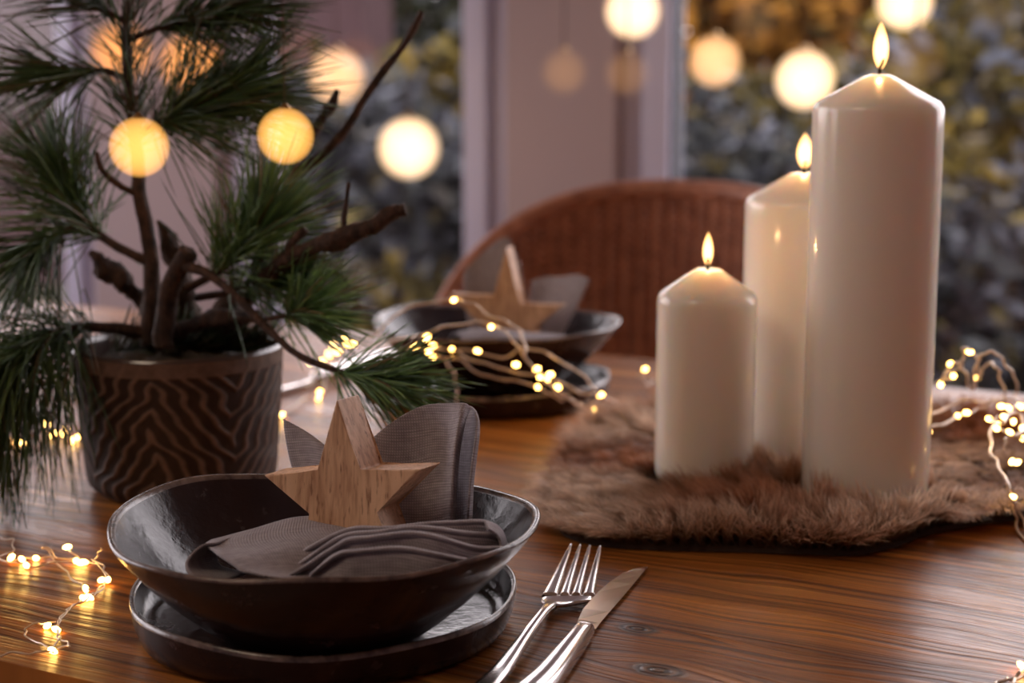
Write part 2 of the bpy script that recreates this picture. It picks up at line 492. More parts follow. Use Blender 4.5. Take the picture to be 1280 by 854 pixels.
def make_plate(name, c, r, label, rot=0.0):
    th_ = thing(name, c, label, 'plate', 'dark stoneware plates')
    rf = lambda th, i, rr, z: 1 + 0.008 * math.sin(3 * (th + rot) + 1) + 0.005 * math.sin(7 * (th + rot))
    zf = lambda th, i, rr, z: (0.0012 * math.sin(2 * (th + rot) + 0.6) + 0.0007 * math.sin(5 * th)) * (rr / r) ** 2 if z > 0.003 else 0
    prof = [(r * 0.50, 0.0), (r * 0.90, 0.0), (r * 0.955, 0.0030), (r * 0.985, 0.0100), (r * 1.0, 0.0185), (r * 0.998, 0.0208), (r * 0.985, 0.0212), (r * 0.972, 0.0195), (r * 0.955, 0.0125), (r * 0.925, 0.0078), (r * 0.85, 0.0062), (r * 0.5, 0.0058), (0.0005, 0.0058)]
    v, f = lathe_geo(prof[:5], 128, c, rf, zf)
    v2, f2 = lathe_geo(prof[7:], 128, c, rf, zf, close_bottom=False)
    b_ = part('plate_body', v + v2, f + [tuple(k + len(v) for k in x) for x in f2], M['glaze'], th_)
    v, f = lathe_geo(prof[4:8], 128, c, rf, zf, close_bottom=False); part('rim', v, f, M['edge'], th_)
    return th_
def make_bowl(name, c, r, h, label, rot=0.0):
    th_ = thing(name, c, label, 'bowl', 'dark stoneware bowls')
    def rf(th, i, rr, z):
        k = min(1.0, z / h) ** 1.2
        a = th - rot
        return 1 + k * (0.045 * math.cos(2 * a) + 0.012 * math.cos(3 * a - 0.2) + 0.008 * math.sin(5 * a))
    def zf(th, i, rr, z):
        k = min(1.0, z / h) ** 1.6
        a = th - rot
        return k * (0.0022 * math.cos(2 * a + 0.5) + 0.0014 * math.sin(3 * a) + 0.0006 * math.sin(8 * a))
    outer = [(r * 0.30, 0.0), (r * 0.44, 0.0), (r * 0.48, 0.0025), (r * 0.60, 0.0115), (r * 0.73, h * 0.40), (r * 0.85, h * 0.62), (r * 0.95, h * 0.84), (r * 1.0, h * 0.975)]
    lip = [(r * 1.0, h * 0.975), (r * 1.002, h * 0.995), (r * 0.992, h * 1.01), (r * 0.972, h * 1.0), (r * 0.962, h * 0.97)]
    inner = [(r * 0.962, h * 0.97), (r * 0.915, h * 0.84), (r * 0.81, h * 0.62), (r * 0.68, h * 0.42), (r * 0.52, 0.0145), (r * 0.36, 0.0085), (r * 0.2, 0.0068), (0.0005, 0.0065)]
    v, f = lathe_geo(outer, 144, c, rf, zf); v2, f2 = lathe_geo(inner, 144, c, rf, zf, close_bottom=False)
    part('bowl_body', v + v2, f + [tuple(k + len(v) for k in x) for x in f2], M['glaze'], th_)
    v, f = lathe_geo(lip, 144, c, rf, zf, close_bottom=False); part('rim', v, f, M['edge'], th_)
    return th_
pc = G(404, 733, 0.021); PR = px2m(240, pc); pc.z = TOP
make_plate('plate', pc, PR, 'dark glazed stoneware plate under the bowl beside the fork')
bc = G(403, 650, 0.064); BR = px2m(257, bc)
bc = Vector((bc.x, bc.y, TOP + 0.0062)); BH = 0.058
make_bowl('bowl', bc, BR, BH, 'dark glazed bowl holding a star and napkin beside the fork', math.radians(-8))
pc2 = G(619, 467, 0.021); PR2 = PR; pc2.z = TOP
make_plate('plate', pc2, PR2, 'dark glazed stoneware plate under the bowl in front of the wicker chair', 1.0)
bc2 = G(619, 402, 0.064); bc2 = Vector((bc2.x, bc2.y, TOP + 0.0062))
make_bowl('bowl', bc2, BR, BH, 'dark glazed bowl holding a star and napkin in front of the wicker chair', math.radians(-12))

# ================================================================== WOODEN STARS
t = NT('star_wood')
co = t.coords((1, 1, 0.10)); n1 = t.noise(co, 330, 3, 0.6, 0.3); n2 = t.noise(t.coords((1, 1, 0.22)), 60, 3)
n3 = t.noise(t.coords((1, 1, 0.14)), 620, 2, 0.5)
cl = t.ramp(n2, [(0.3, (0.56, 0.31, 0.165)), (0.7, (0.80, 0.50, 0.30))])
cl = t.mix(0.85, cl, t.ramp(n1, [(0.33, (0.62, 0.52, 0.46)), (0.55, (1, 1, 1))]), 'MULTIPLY')
cl = t.mix(0.9, cl, t.ramp(n3, [(0.30, (0.42, 0.32, 0.26)), (0.40, (1, 1, 1))]), 'MULTIPLY')
t.set(color=cl, rough=0.55, normal=t.bump(n1, 0.3, 0.0006)); M['starwood'] = t.m
def make_star(name, px, Y, yaw, lean, thick, label):
    """outline given as pixels on an upright plane through distance Y, turned by yaw"""
    nrm = Vector((-math.sin(yaw), -math.cos(yaw) * math.cos(lean), math.sin(lean) * math.cos(yaw))).normalized()   # front face looks this way
    p0 = W(px[0][0], px[5][1], Y)
    o = cam.location
    pts = []
    for x, y in px:
        r = ray(x, y); t_ = (p0 - o).dot(nrm) / r.dot(nrm)
        pts.append(o + r * t_)
    b = bmesh.new()
    fr = [b.verts.new(p) for p in pts]; bk = [b.verts.new(p - nrm * thick) for p in pts]
    b.faces.new(fr); b.faces.new(bk[::-1])
    for i in range(len(px)):
        j = (i + 1) % len(px)
        b.faces.new((fr[i], bk[i], bk[j], fr[j]))
    bmesh.ops.bevel(b, geom=list(b.edges), offset=0.0011, segments=2, affect='EDGES', profile=0.5)
    lo = min(pts, key=lambda p: p.z)
    ob = bm_part(name, b, M['starwood'], None, False, Vector((p0.x, p0.y, lo.z)))
    return tag(ob, label, 'star', 'wooden stars')
SY = bc.y
make_star('wooden_star', [(420, 499), (449, 590), (526, 587), (468, 640), (500, 712), (436, 680), (378, 708), (389, 641), (328, 594), (399, 590)],
          SY + 0.002, math.radians(24), math.radians(4), 0.023, 'pale wooden star standing in the bowl beside the fork')
make_star('wooden_star', [(633, 308), (649, 381), (703, 382), (666, 408), (678, 438), (640, 422), (594, 438), (606, 408), (560, 367), (618, 372)],
          bc2.y + 0.004, math.radians(13), math.radians(4), 0.023, 'pale wooden star standing in the bowl in front of the wicker chair')

# ================================================================== NAPKINS
t = NT('linen')
uv = t.n('ShaderNodeTexCoord').outputs['UV']
mp = t.n('ShaderNodeMapping'); t.l(uv, mp.inputs[0])
def thread(axis):
    s_ = t.n('ShaderNodeSeparateXYZ'); t.l(mp.outputs[0], s_.inputs[0])
    return t.math('MULTIPLY', t.math('ADD', t.math('SINE', t.math('MULTIPLY', s_.outputs[axis], 2 * math.pi / 0.0014)), 1.0), 0.5)
wv = t.math('MULTIPLY', thread(0), thread(1))
sl = t.noise(t.coords(), 260, 3); mp2 = t.n('ShaderNodeMapping'); t.l(uv, mp2.inputs[0]); mp2.inputs['Scale'].default_value = (60, 900, 1)
slub = t.noise(mp2.outputs[0], 1.0, 2)
cl = t.ramp(t.math('ADD', t.math('MULTIPLY', slub, 0.6), t.math('MULTIPLY', sl, 0.4)), [(0.35, (0.33, 0.285, 0.31)), (0.65, (0.54, 0.48, 0.51))])
cl = t.mix(t.math('MULTIPLY', t.math('SUBTRACT', 1.0, wv), 0.42), cl, (0.06, 0.045, 0.045, 1))
t.set(color=cl, rough=0.9, normal=t.bump(t.math('ADD', wv, t.math('MULTIPLY', slub, 0.8)), 0.5, 0.0004), sheen=0.12); M['linen'] = t.m
def sheet(rows, per=8):
    """rows of (x px, y px, Y) -> smooth grid of points"""
    P = [[np.array(W(*q)) for q in r] for r in rows]
    R = [crom(r, per) for r in P]
    colz = [crom([R[i][j] for i in range(len(R))], per) for j in range(len(R[0]))]
    nu, nv = len(colz), len(colz[0])
    v = [Vector(colz[j][i]) for i in range(nv) for j in range(nu)]
    f = [(i * nu + j, i * nu + j + 1, (i + 1) * nu + j + 1, (i + 1) * nu + j) for i in range(nv - 1) for j in range(nu - 1)]
    uvs = [(0.0, 0.0)] * len(v)
    for i in range(nv):
        a = 0.0
        for j in range(nu):
            if j: a += (v[i * nu + j] - v[i * nu + j - 1]).length
            bb = uvs[(i - 1) * nu + j][1] + (v[i * nu + j] - v[(i - 1) * nu + j]).length if i else 0.0
            uvs[i * nu + j] = (a, bb)
    return v, f, uvs
def in_bowl(p, c, rot):
    """keep a point of cloth inside the bowl standing at c"""
    z = p.z - c.z
    if z > BH * 1.0: return p
    zs = [0.0065, 0.0068, 0.0085, 0.0145, BH * .42, BH * .62, BH * .84, BH * .97, BH]
    rs = [0.0, .2, .36, .52, .68, .81, .915, .962, .968]
    d = Vector((p.x - c.x, p.y - c.y, 0)); a = math.atan2(d.y, d.x) - rot
    zc = max(z, 0.0085)
    k = (zc / BH) ** 1.2
    lim = BR * float(np.interp(zc, zs, rs)) * (1 + k * (0.045 * math.cos(2 * a) + 0.012 * math.cos(3 * a - 0.2) + 0.008 * math.sin(5 * a))) - 0.0022
    q = Vector((p.x, p.y, c.z + zc))
    if d.length > lim:
        e = d.normalized() * lim; q.x, q.y = c.x + e.x, c.y + e.y
    return q
def make_napkin(name, sheets, label, origin, bowl, rot):
    V, F, U = [], [], []
    for rows in sheets:
        v, f, u = sheet(rows)
        k = len(V); V += v; U += u; F += [tuple(q + k for q in x) for x in f]
    rr = random.Random(3)
    ph = [(Vector((rr.uniform(-1, 1), rr.uniform(-1, 1), rr.uniform(-1, 1))).normalized() * rr.uniform(90, 260), rr.uniform(0, 6)) for _ in range(6)]
    V = [p + Vector((0.25, 0.6, 0.5)) * 0.00045 * sum(math.sin(w.dot(p) + o) for w, o in ph) for p in V]
    V = [in_bowl(p, bowl, rot) for p in V]
    ob = part(name, V, F, M['linen'], None, True, None, origin)
    ul = ob.data.uv_layers.new(name='UVMap')
    for lp in ob.data.loops:
        ul.data[lp.index].uv = U[lp.vertex_index]
    m = ob.modifiers.new('thickness', 'SOLIDIFY'); m.thickness = 0.0011; m.offset = 0
    return tag(ob, label, 'napkin', 'linen napkins')
y0 = SY
back_panel = [
    [(440, 662, y0 + .030), (480, 664, y0 + .032), (520, 662, y0 + .034), (552, 660, y0 + .028), (563, 660, y0 + .020), (568, 660, y0 + .030)],
    [(442, 625, y0 + .036), (480, 622, y0 + .040), (520, 618, y0 + .044), (553, 614, y0 + .036), (565, 612, y0 + .026), (570, 612, y0 + .038)],
    [(450, 585, y0 + .043), (480, 580, y0 + .048), (520, 572, y0 + .053), (556, 566, y0 + .046), (569, 562, y0 + .034), (575, 562, y0 + .048)],
    [(455, 561, y0 + .047), (484, 543, y0 + .052), (522, 530, y0 + .058), (560, 524, y0 + .052), (576, 524, y0 + .041), (582, 524, y0 + .054)],
    [(458, 556, y0 + .049), (486, 531, y0 + .054), (522, 511, y0 + .060), (558, 503, y0 + .056), (580, 503, y0 + .050), (589, 508, y0 + .058)],
]
side_fold = [
    [(560, 652, y0 + .042), (572, 655, y0 + .041), (582, 655, y0 + .038), (588, 655, y0 + .028), (584, 656, y0 + .020)],
    [(562, 610, y0 + .050), (574, 608, y0 + .049), (585, 606, y0 + .045), (592, 604, y0 + .033), (588, 604, y0 + .025)],
    [(566, 560, y0 + .060), (578, 556, y0 + .058), (590, 552, y0 + .053), (598, 548, y0 + .040), (594, 548, y0 + .033)],
    [(572, 518, y0 + .066), (582, 516, y0 + .064), (592, 518, y0 + .059), (598, 526, y0 + .050), (596, 528, y0 + .044)],
    [(576, 508, y0 + .066), (583, 506, y0 + .064), (590, 508, y0 + .061), (595, 514, y0 + .056), (594, 517, y0 + .051)],
]
left_panel = [
    [(374, 618, y0 + .055), (392, 622, y0 + .052), (420, 626, y0 + .046), (450, 626, y0 + .042)],
    [(364, 575, y0 + .068), (384, 582, y0 + .062), (415, 592, y0 + .052), (450, 600, y0 + .047)],
    [(357, 540, y0 + .074), (380, 548, y0 + .068), (408, 566, y0 + .058), (446, 585, y0 + .050)],
    [(355, 522, y0 + .077), (380, 538, y0 + .071), (408, 557, y0 + .061), (446, 580, y0 + .052)],
]
low_sheet = [
    [(264, 676, y0 - .004), (316, 662, y0 + .006), (392, 646, y0 + .016), (470, 650, y0 + .020)],
    [(256, 683, y0 - .020), (312, 674, y0 - .016), (392, 664, y0 - .008), (470, 664, y0 + .004)],
    [(268, 690, y0 - .040), (314, 694, y0 - .042), (380, 688, y0 - .036), (470, 686, y0 - .020)],
    [(286, 702, y0 - .052), (316, 713, y0 - .056), (372, 712, y0 - .052), (450, 706, y0 - .040)],
    [(300, 716, y0 - .060), (330, 722, y0 - .064), (380, 724, y0 - .062), (450, 722, y0 - .052)],
]
curl_front = [(270, 680, y0 - .028), (252, 684, y0 - .032), (237, 697, y0 - .038), (231, 709, y0 - .044), (238, 721, y0 - .049), (268, 728, y0 - .052)]
curl = [curl_front, [(x + 14, y - 5, Y + .014) for x, y, Y in curl_front], [(x + 40, y - 12, Y + .034) for x, y, Y in curl_front]]
def pleat(edge, Y, deep=1.0):
    """a rounded fold whose crest follows edge (pixels)"""
    rows = []
    for dy, dY, rc in ((14, .012, 0), (3.0, .0035, 0), (0, .0, 0), (2.2, -.0025, 0), (6.5, -.0015, .0045), (13, -.003, .006)):
        rows.append([(x, y + dy * (0.35 if i == 0 else 1.0), Y + dY + 0.022 * max(0.0, (x - 530) / 100) ** 1.4 + rc * (1.0 if x < 430 else (0.35 if x < 500 else 0.0)) * deep) for i, (x, y) in enumerate(edge)])
    rows.append([(x - 4, max(y + 26, 726 - max(0, x - 560) * 0.28), Y - .0045 + 0.022 * max(0.0, (x - 530) / 100) ** 1.4) for x, y in edge])
    return rows
d1 = [(338, 716), (392, 680), (440, 661), (481, 657), (529, 656), (591, 650), (613, 653), (628, 663), (631, 680)]
d2 = [(362, 717), (412, 688), (443, 670), (495, 667), (546, 670), (598, 681), (618, 683), (628, 685)]
d3 = [(388, 719), (419, 693), (443, 685), (495, 684), (546, 691), (600, 699), (624, 697)]
d4 = [(352, 717), (402, 684), (441, 666), (487, 661), (536, 662), (594, 664), (620, 667), (629, 675)]
front = [pleat(d1, y0 - .034), pleat(d4, y0 - .044), pleat(d2, y0 - .055), pleat(d3, y0 - .067, 0.6)]
right_end = [
    [(606, 652, y0 - .026), (620, 656, y0 - .022), (630, 668, y0 - .020), (633, 684, y0 - .022), (628, 696, y0 - .028)],
    [(610, 660, y0 - .036), (620, 668, y0 - .034), (625, 678, y0 - .034), (624, 688, y0 - .036), (616, 699, y0 - .042)],
]
make_napkin('napkin', [back_panel, side_fold, left_panel, low_sheet, curl] + front + [right_end], 'grey-brown linen napkin folded around the star in the bowl beside the fork', Vector((bc.x, bc.y, TOP + 0.02)), bc, math.radians(-8))
yf = bc2.y
far_left = [
    [(590, 432, yf + .02), (612, 430, yf + .03), (640, 428, yf + .035), (664, 428, yf + .035)],
    [(582, 385, yf + .05), (606, 382, yf + .06), (636, 380, yf + .06), (660, 384, yf + .058)],
    [(579, 350, yf + .07), (602, 338, yf + .075), (632, 326, yf + .075), (652, 342, yf + .07)],
    [(582, 336, yf + .075), (604, 316, yf + .08), (634, 296, yf + .08), (650, 330, yf + .075)],
]
far_right = [
    [(654, 428, yf + .03), (676, 430, yf + .02), (696, 426, yf + .012), (700, 424, yf + .01)],
    [(660, 386, yf + .05), (684, 384, yf + .045), (712, 382, yf + .03), (722, 380, yf + .026)],
    [(664, 358, yf + .06), (690, 354, yf + .055), (720, 354, yf + .04), (733, 356, yf + .034)],
    [(666, 350, yf + .063), (692, 346, yf + .058), (722, 345, yf + .043), (736, 348, yf + .036)],
]
far_low = [
    [(560, 428, yf - .005), (600, 426, yf + .0), (660, 426, yf + .0), (710, 428, yf + .0)],
    [(566, 418, yf - .02), (600, 411, yf - .025), (660, 416, yf - .025), (716, 422, yf - .02)],
    [(574, 421, yf - .04), (604, 416, yf - .05), (660, 420, yf - .05), (706, 425, yf - .04)],
    [(580, 430, yf - .05), (604, 428, yf - .065), (660, 430, yf - .065), (700, 432, yf - .05)],
]
make_napkin('napkin', [far_left, far_right, far_low], 'grey linen napkin folded behind the star in the bowl in front of the wicker chair', Vector((bc2.x, bc2.y, TOP + 0.02)), bc2, math.radians(-12))

# ================================================================== CUTLERY
t = NT('polished_steel'); co = t.coords()
t.set(color=(0.72, 0.68, 0.66, 1), metal=1.0, rough=t.math('MULTIPLY_ADD', t.noise(co, 40, 3), 0.12, 0.10)); M['steel'] = t.m
def strip(stations, side_n=8):
    """loft of rounded flat cross-sections: (left point, right point, thickness)"""
    V, F = [], []
    m = side_n * 2
    for L, R, th in stations:
        c = (L + R) / 2; h = (R - L) / 2
        for k in range(m):
            a = 2 * math.pi * k / m
            ca, sa = math.cos(a), math.sin(a)
            V.append(c + h * (abs(ca) ** 0.6 * (1 if ca > 0 else -1)) + Vector((0, 0, th / 2)) * (abs(sa) ** 0.5 * (1 if sa > 0 else -1)))
    for i in range(len(stations) - 1):
        for k in range(m):
            k2 = (k + 1) % m
            F.append((i * m + k, i * m + k2, (i + 1) * m + k2, (i + 1) * m + k))
    F.append(tuple(range(m - 1, -1, -1))); F.append(tuple((len(stations) - 1) * m + k for k in range(m)))
    return V, F
def cr_st(st, per=5):
    flat = crom([(*L, *R, th) for L, R, th in st], per)
    return [(Vector(q[:3]), Vector(q[3:6]), float(q[6])) for q in flat]
fk = thing('fork', G(690, 760), 'polished steel fork lying beside the plate', 'fork')
st = [(G(560, 884, .004), G(592, 890, .004), .003), (G(586, 862, .0055), G(612, 868, .0055), .0035), (G(616, 836, .0065), G(636, 842, .0065), .004), (G(650, 795, .0075), G(664, 799, .0075), .0045), (G(672, 768, .0072), G(684, 771, .0072), .0045), (G(680, 757, .0058), G(696, 758, .0058), .004)]
v, f = strip(cr_st(st)); part('handle', v, f, M['steel'], fk)
hd = [(G(681, 757, .0055), G(697, 757.5, .0055), .0030), (G(676, 753, .0045), G(716, 756, .0038), .0024), (G(676.5, 749, .0042), G(738, 752, .0042), .0020), (G(677.5, 745.5, .0045), G(743.5, 745.5, .0045), .0017)]
v, f = strip(cr_st(hd)); part('head', v, f, M['steel'], fk)
tips = [(713.8, 681), (725.3, 681.7), (737.5, 682.6), (750.2, 683.4)]
roots = [(676.5, 697.0), (699.2, 711.4), (713.8, 725.6), (728.2, 743.6)]
for k in range(4):
    xa, xb = roots[k]; tx, ty = tips[k]
    sts = []
    for q in (0, 0.2, 0.45, 0.7, 0.9, 0.98, 1.0):
        z = .0046 + .0090 * q ** 1.4
        y = 746 + (ty - 746) * q
        e_ = 1.9 if q < 0.95 else (1.4 if q < 0.99 else 0.5)
        sts.append((G(xa + (tx - e_ - xa) * q, y, z), G(xb + (tx + e_ - xb) * q, y, z), .0019 * (1 - 0.35 * q)))
    v, f = strip(cr_st(sts, 3), 5); part('tine', v, f, M['steel'], fk)
kf = thing('knife', G(735, 785), 'polished steel table knife lying beside the fork', 'knife')
st = [(G(612, 892, .006), G(652, 902, .006), .011), (G(634, 874, .006), G(672, 882, .006), .0115), (G(668, 846, .006), G(700, 852, .006), .0110), (G(700, 810, .0058), G(725, 816, .0058), .0100), (G(716, 791, .0055), G(738, 796, .0055), .009), (G(722, 784, .0050), G(743, 788, .0050), .007)]
v, f = strip(cr_st(st)); part('handle', v, f, M['steel'], kf)
bl = [((720, 782), (744.5, 786.5)), ((723, 774), (750, 779)), ((729, 761), (762, 765)), ((747.5, 740), (780, 744.5)), ((763, 727), (792, 730)), ((778, 716.5), (801, 719)), ((793, 711), (807, 712)), ((806, 708.5), (809.5, 708.8))]
b = bmesh.new()
lt, rt = [], []
for (lx, ly), (rx, ry) in bl:
    zz_ = .0035 * max(0.0, (lx - 760) / 46) ** 2 if lx > 760 else 0.0
    lt.append((b.verts.new(G(lx, ly, .0050 - zz_)), b.verts.new(G(lx, ly, .0062 - zz_)))); rt.append((b.verts.new(G(rx, ry, .0018)), b.verts.new(G(rx, ry, .0022))))
for i in range(len(bl) - 1):
    b.faces.new((lt[i][1], rt[i][1], rt[i + 1][1], lt[i + 1][1])); b.faces.new((lt[i][0], lt[i + 1][0], rt[i + 1][0], rt[i][0]))
    b.faces.new((lt[i][0], lt[i][1], lt[i + 1][1], lt[i + 1][0])); b.faces.new((rt[i][0], rt[i + 1][0], rt[i + 1][1], rt[i][1]))
for i in (0, len(bl) - 1):
    q = (lt[i][0], rt[i][0], rt[i][1], lt[i][1]); b.faces.new(q)
bm_part('blade', b, M['steel'], kf)
# the other place setting's cutlery lies the other way round
def turned(src, at, deg, label):
    o = copy_tree(src); o.location = at; o.rotation_euler = (0, 0, math.radians(deg)); o['label'] = label
    return o
turned(kf, G(383, 482), 168, 'polished steel table knife lying behind the plant pot')
turned(fk, G(450, 464), 168, 'polished steel fork lying behind the plant pot')
# ================================================================== CANDLES
t = NT('candle_wax'); t.set(color=(0.82, 0.755, 0.665, 1), rough=0.16, sss=1.0, sss_radius=(1.0, 0.72, 0.45), sss_scale=0.03, spec=0.5,
                            normal=t.bump(t.noise(t.coords((1, 1, 0.15)), 30, 2), 0.12, 0.002)); M['wax'] = t.m
M['wick'] = plain('burnt_wick', (0.012, 0.008, 0.007, 1), 0.9)
def flame_mat(width):
    # glowing gas: brightest where the line of sight through it is longest
    t_ = NT('flame'); e_ = t_.n('ShaderNodeEmission'); e_.inputs['Color'].default_value = (1.0, 0.52, 0.17, 1); e_.inputs['Strength'].default_value = 8.0 / width
    t_.t.nodes.remove(t_.b); t_.l(e_.outputs[0], t_.out.inputs['Volume']); return t_.m
PELT = 0.013
CANDLES = []
def make_candle(x, base_y, wpx, shoulder_y, apex_y, flame_top, flame_bot, flame_w, flatpx, lean, label):
    p = G(x, base_y, PELT)
    xt = 640 + (x - 640)                                         # the axis is upright
    r = px2m(wpx / 2, p + Vector((0, 0, 0.08)))
    def zat(y):                                                   # height of the axis at image row y
        r_ = ray(x, y); tt = p.y / r_.y
        return TOP + CAMH + r_.z * tt
    zs = zat(shoulder_y) - p.z; za = zat(apex_y) - p.z
    rt = px2m(flatpx / 2, p)
    th_ = thing('pillar_candle', p, label, 'candle', 'white pillar candles')
    prof = [(r * 0.96, 0), (r * 0.995, 0.003), (r, 0.01)] + [(r, zs * q) for q in (0.25, 0.5, 0.75, 0.95)]
    prof += [(r, zs - 0.003), (r * 0.994, zs - 0.0008), (r * 0.975, zs + 0.0012), (r * 0.93, zs + 0.0034)]
    for q in (0.25, 0.5, 0.75, 0.95):
        prof.append((r * 0.93 + (rt - r * 0.93) * q, zs + 0.0034 + (za - zs - 0.0034) * q))
    prof += [(rt, za - 0.0004), (rt * 0.85, za), (rt * 0.5, za - 0.0015), (0.0004, za - 0.002)]
    v, f = lathe_geo(prof, 72, p); part('wax_body', v, f, M['wax'], th_)
    # wick
    zf0, zf1 = zat(flame_bot) - p.z, zat(flame_top) - p.z
    dx = px2m(lean, p); fw0 = px2m(flame_w / 2, p)
    pts = crom([p + Vector((0, 0, za - 0.004)), p + Vector((0, 0, za + 0.003)), p + Vector((dx * 0.4, -0.0016, za + 0.006)), p + Vector((dx, -fw0 * 0.45, zf0 + (zf1 - zf0) * 0.24))], 5)
    v, f = tube_geo(pts, [0.0011] * (len(pts) - 2) + [0.0009, 0.0006], 8); part('wick', v, f, M['wick'], th_)
    # flame
    fw = px2m(flame_w / 2, p)
    V, F = [], []
    seg, rows = 20, 22
    for i in range(rows + 1):
        q = i / rows
        rr = fw * (math.sin(math.pi * min(1, q ** 0.80))) ** 0.80 if 0 < i < rows else 0.00005
        zz = zf0 + (zf1 - zf0) * q
        for k in range(seg):
            a = 2 * math.pi * k / seg
            V.append(p + Vector((dx * 0.3 * (1 - q) + rr * math.cos(a), rr * math.sin(a), zz)))
    for i in range(rows):
        for k in range(seg):
            k2 = (k + 1) % seg
            F.append((i * seg + k, i * seg + k2, (i + 1) * seg + k2, (i + 1) * seg + k))
    F.append(tuple(range(seg - 1, -1, -1))); F.append(tuple(rows * seg + k for k in range(seg)))
    tag(part('flame', V, F, flame_mat(2 * fw), th_, True), 'small yellow candle flame')
    ld = bpy.data.lights.new('flame_light', 'POINT'); ld.energy = 0.04; ld.color = (1.0, 0.55, 0.22); ld.shadow_soft_size = 0.003
    lo_ = bpy.data.objects.new('flame_light', ld); COL.objects.link(lo_); lo_.location = p + Vector((0, 0, zf0 + (zf1 - zf0) * 0.45))
    CANDLES.append((p.x, p.y, r))
make_candle(1080, 617, 158, 134, 93, 26, 88, 19, 27, 4.0, 'tallest white pillar candle, burning on the fur')
make_candle(995, 566, 143, 252, 216, 165, 212, 20, 30, 0.5, 'middle-height white pillar candle burning behind the tallest one')
make_candle(879.5, 594, 124.5, 372, 336, 289, 333, 13, 31, -0.5, 'shortest white pillar candle, burning on the fur')

# ================================================================== FUR
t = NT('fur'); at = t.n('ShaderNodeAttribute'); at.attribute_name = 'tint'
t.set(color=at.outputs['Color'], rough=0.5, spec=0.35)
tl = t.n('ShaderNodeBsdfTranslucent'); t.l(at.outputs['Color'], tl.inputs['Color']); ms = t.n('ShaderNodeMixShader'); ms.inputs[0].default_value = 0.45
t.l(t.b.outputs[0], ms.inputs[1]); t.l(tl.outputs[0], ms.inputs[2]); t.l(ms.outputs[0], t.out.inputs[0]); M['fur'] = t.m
M['hide'] = plain('hide', (0.05, 0.028, 0.018, 1), 0.9)
out_px = [(690, 632), (686, 655), (706, 677), (760, 688), (840, 692), (930, 694), (1010, 697), (1070, 698), (1120, 688), (1160, 672), (1210, 662), (1262, 655), (1330, 650), (1420, 625), (1440, 585), (1380, 560), (1300, 545), (1220, 540), (1120, 535), (1000, 530), (900, 530), (810, 536), (745, 548), (722, 575), (700, 605)]
outl = [np.array(G(x, y, 0.0))[:2] for x, y in out_px]
outl = np.array(crom(outl, 5, True))
fur = thing('fur_pelt', Vector((*outl.mean(0), TOP)), 'brown and cream fur pelt lying under the candles', 'fur')
V = [Vector((*(q * 0.98 + outl.mean(0) * 0.02), TOP + 0.0008)) for q in outl] + [Vector((*(q * 0.975 + outl.mean(0) * 0.025), TOP + 0.0045)) for q in outl]
nq = len(outl)
Fc = [(i, (i + 1) % nq, nq + (i + 1) % nq, nq + i) for i in range(nq)] + [tuple(range(nq, 2 * nq)), tuple(range(nq - 1, -1, -1))]
part('hide', V, Fc, M['hide'], fur, False)
def inside(P, poly):
    x, y = P[:, 0], P[:, 1]; res = np.zeros(len(P), bool)
    j = len(poly) - 1
    for i in range(len(poly)):
        xi, yi = poly[i]; xj, yj = poly[j]
        c_ = ((yi > y) != (yj > y)) & (x < (xj - xi) * (y - yi) / (yj - yi + 1e-12) + xi)
        res ^= c_; j = i
    return res
def snoise(P, scale, seed):
    r_ = np.random.default_rng(seed); s_ = np.zeros(len(P))
    for _ in range(7):
        a = r_.uniform(0, 2 * np.pi); k = scale * r_.uniform(0.5, 1.5); o = r_.uniform(0, 6.28)
        s_ += np.sin((P[:, 0] * np.cos(a) + P[:, 1] * np.sin(a)) * k + o)
    return s_ / 3.0
lo, hi = outl.min(0), outl.max(0)
P = rng.uniform(lo, hi, (150000, 2)); P = P[inside(P, outl)]
keep = np.ones(len(P), bool)
for cx, cy, cr in CANDLES:
    keep &= np.hypot(P[:, 0] - cx, P[:, 1] - cy) > cr * 1.03
P = P[keep][:80000]; NS = len(P)
# distance and direction to the outline
D2 = np.full(NS, 9.0); OD = np.zeros((NS, 2))
for q in outl:
    d = q - P; dd = np.hypot(d[:, 0], d[:, 1]); m_ = dd < D2
    D2[m_] = dd[m_]; OD[m_] = d[m_] / (dd[m_][:, None] + 1e-9)
edge = np.exp(-D2 / 0.025)
comb = np.stack([-0.55 + 0.45 * snoise(P, 14, 1), -0.50 + 0.45 * snoise(P, 13, 2)], 1)
lean_v = comb * (1 - 0.6 * edge)[:, None] + OD * (0.9 * edge)[:, None] + rng.normal(0, 0.13, (NS, 2))
for cx, cy, cr in CANDLES:                                        # standing up around the candles' feet
    d = P - np.array([cx, cy]); dd = np.hypot(d[:, 0], d[:, 1]); wgt = np.exp(-(dd - cr) / 0.008)[:, None]
    lean_v = lean_v * (1 - 0.75 * wgt) + d / dd[:, None] * wgt * 0.45
L = rng.uniform(0.020, 0.034, NS) * (1 + 0.22 * snoise(P, 30, 3)) * (1 - 0.15 * edge)
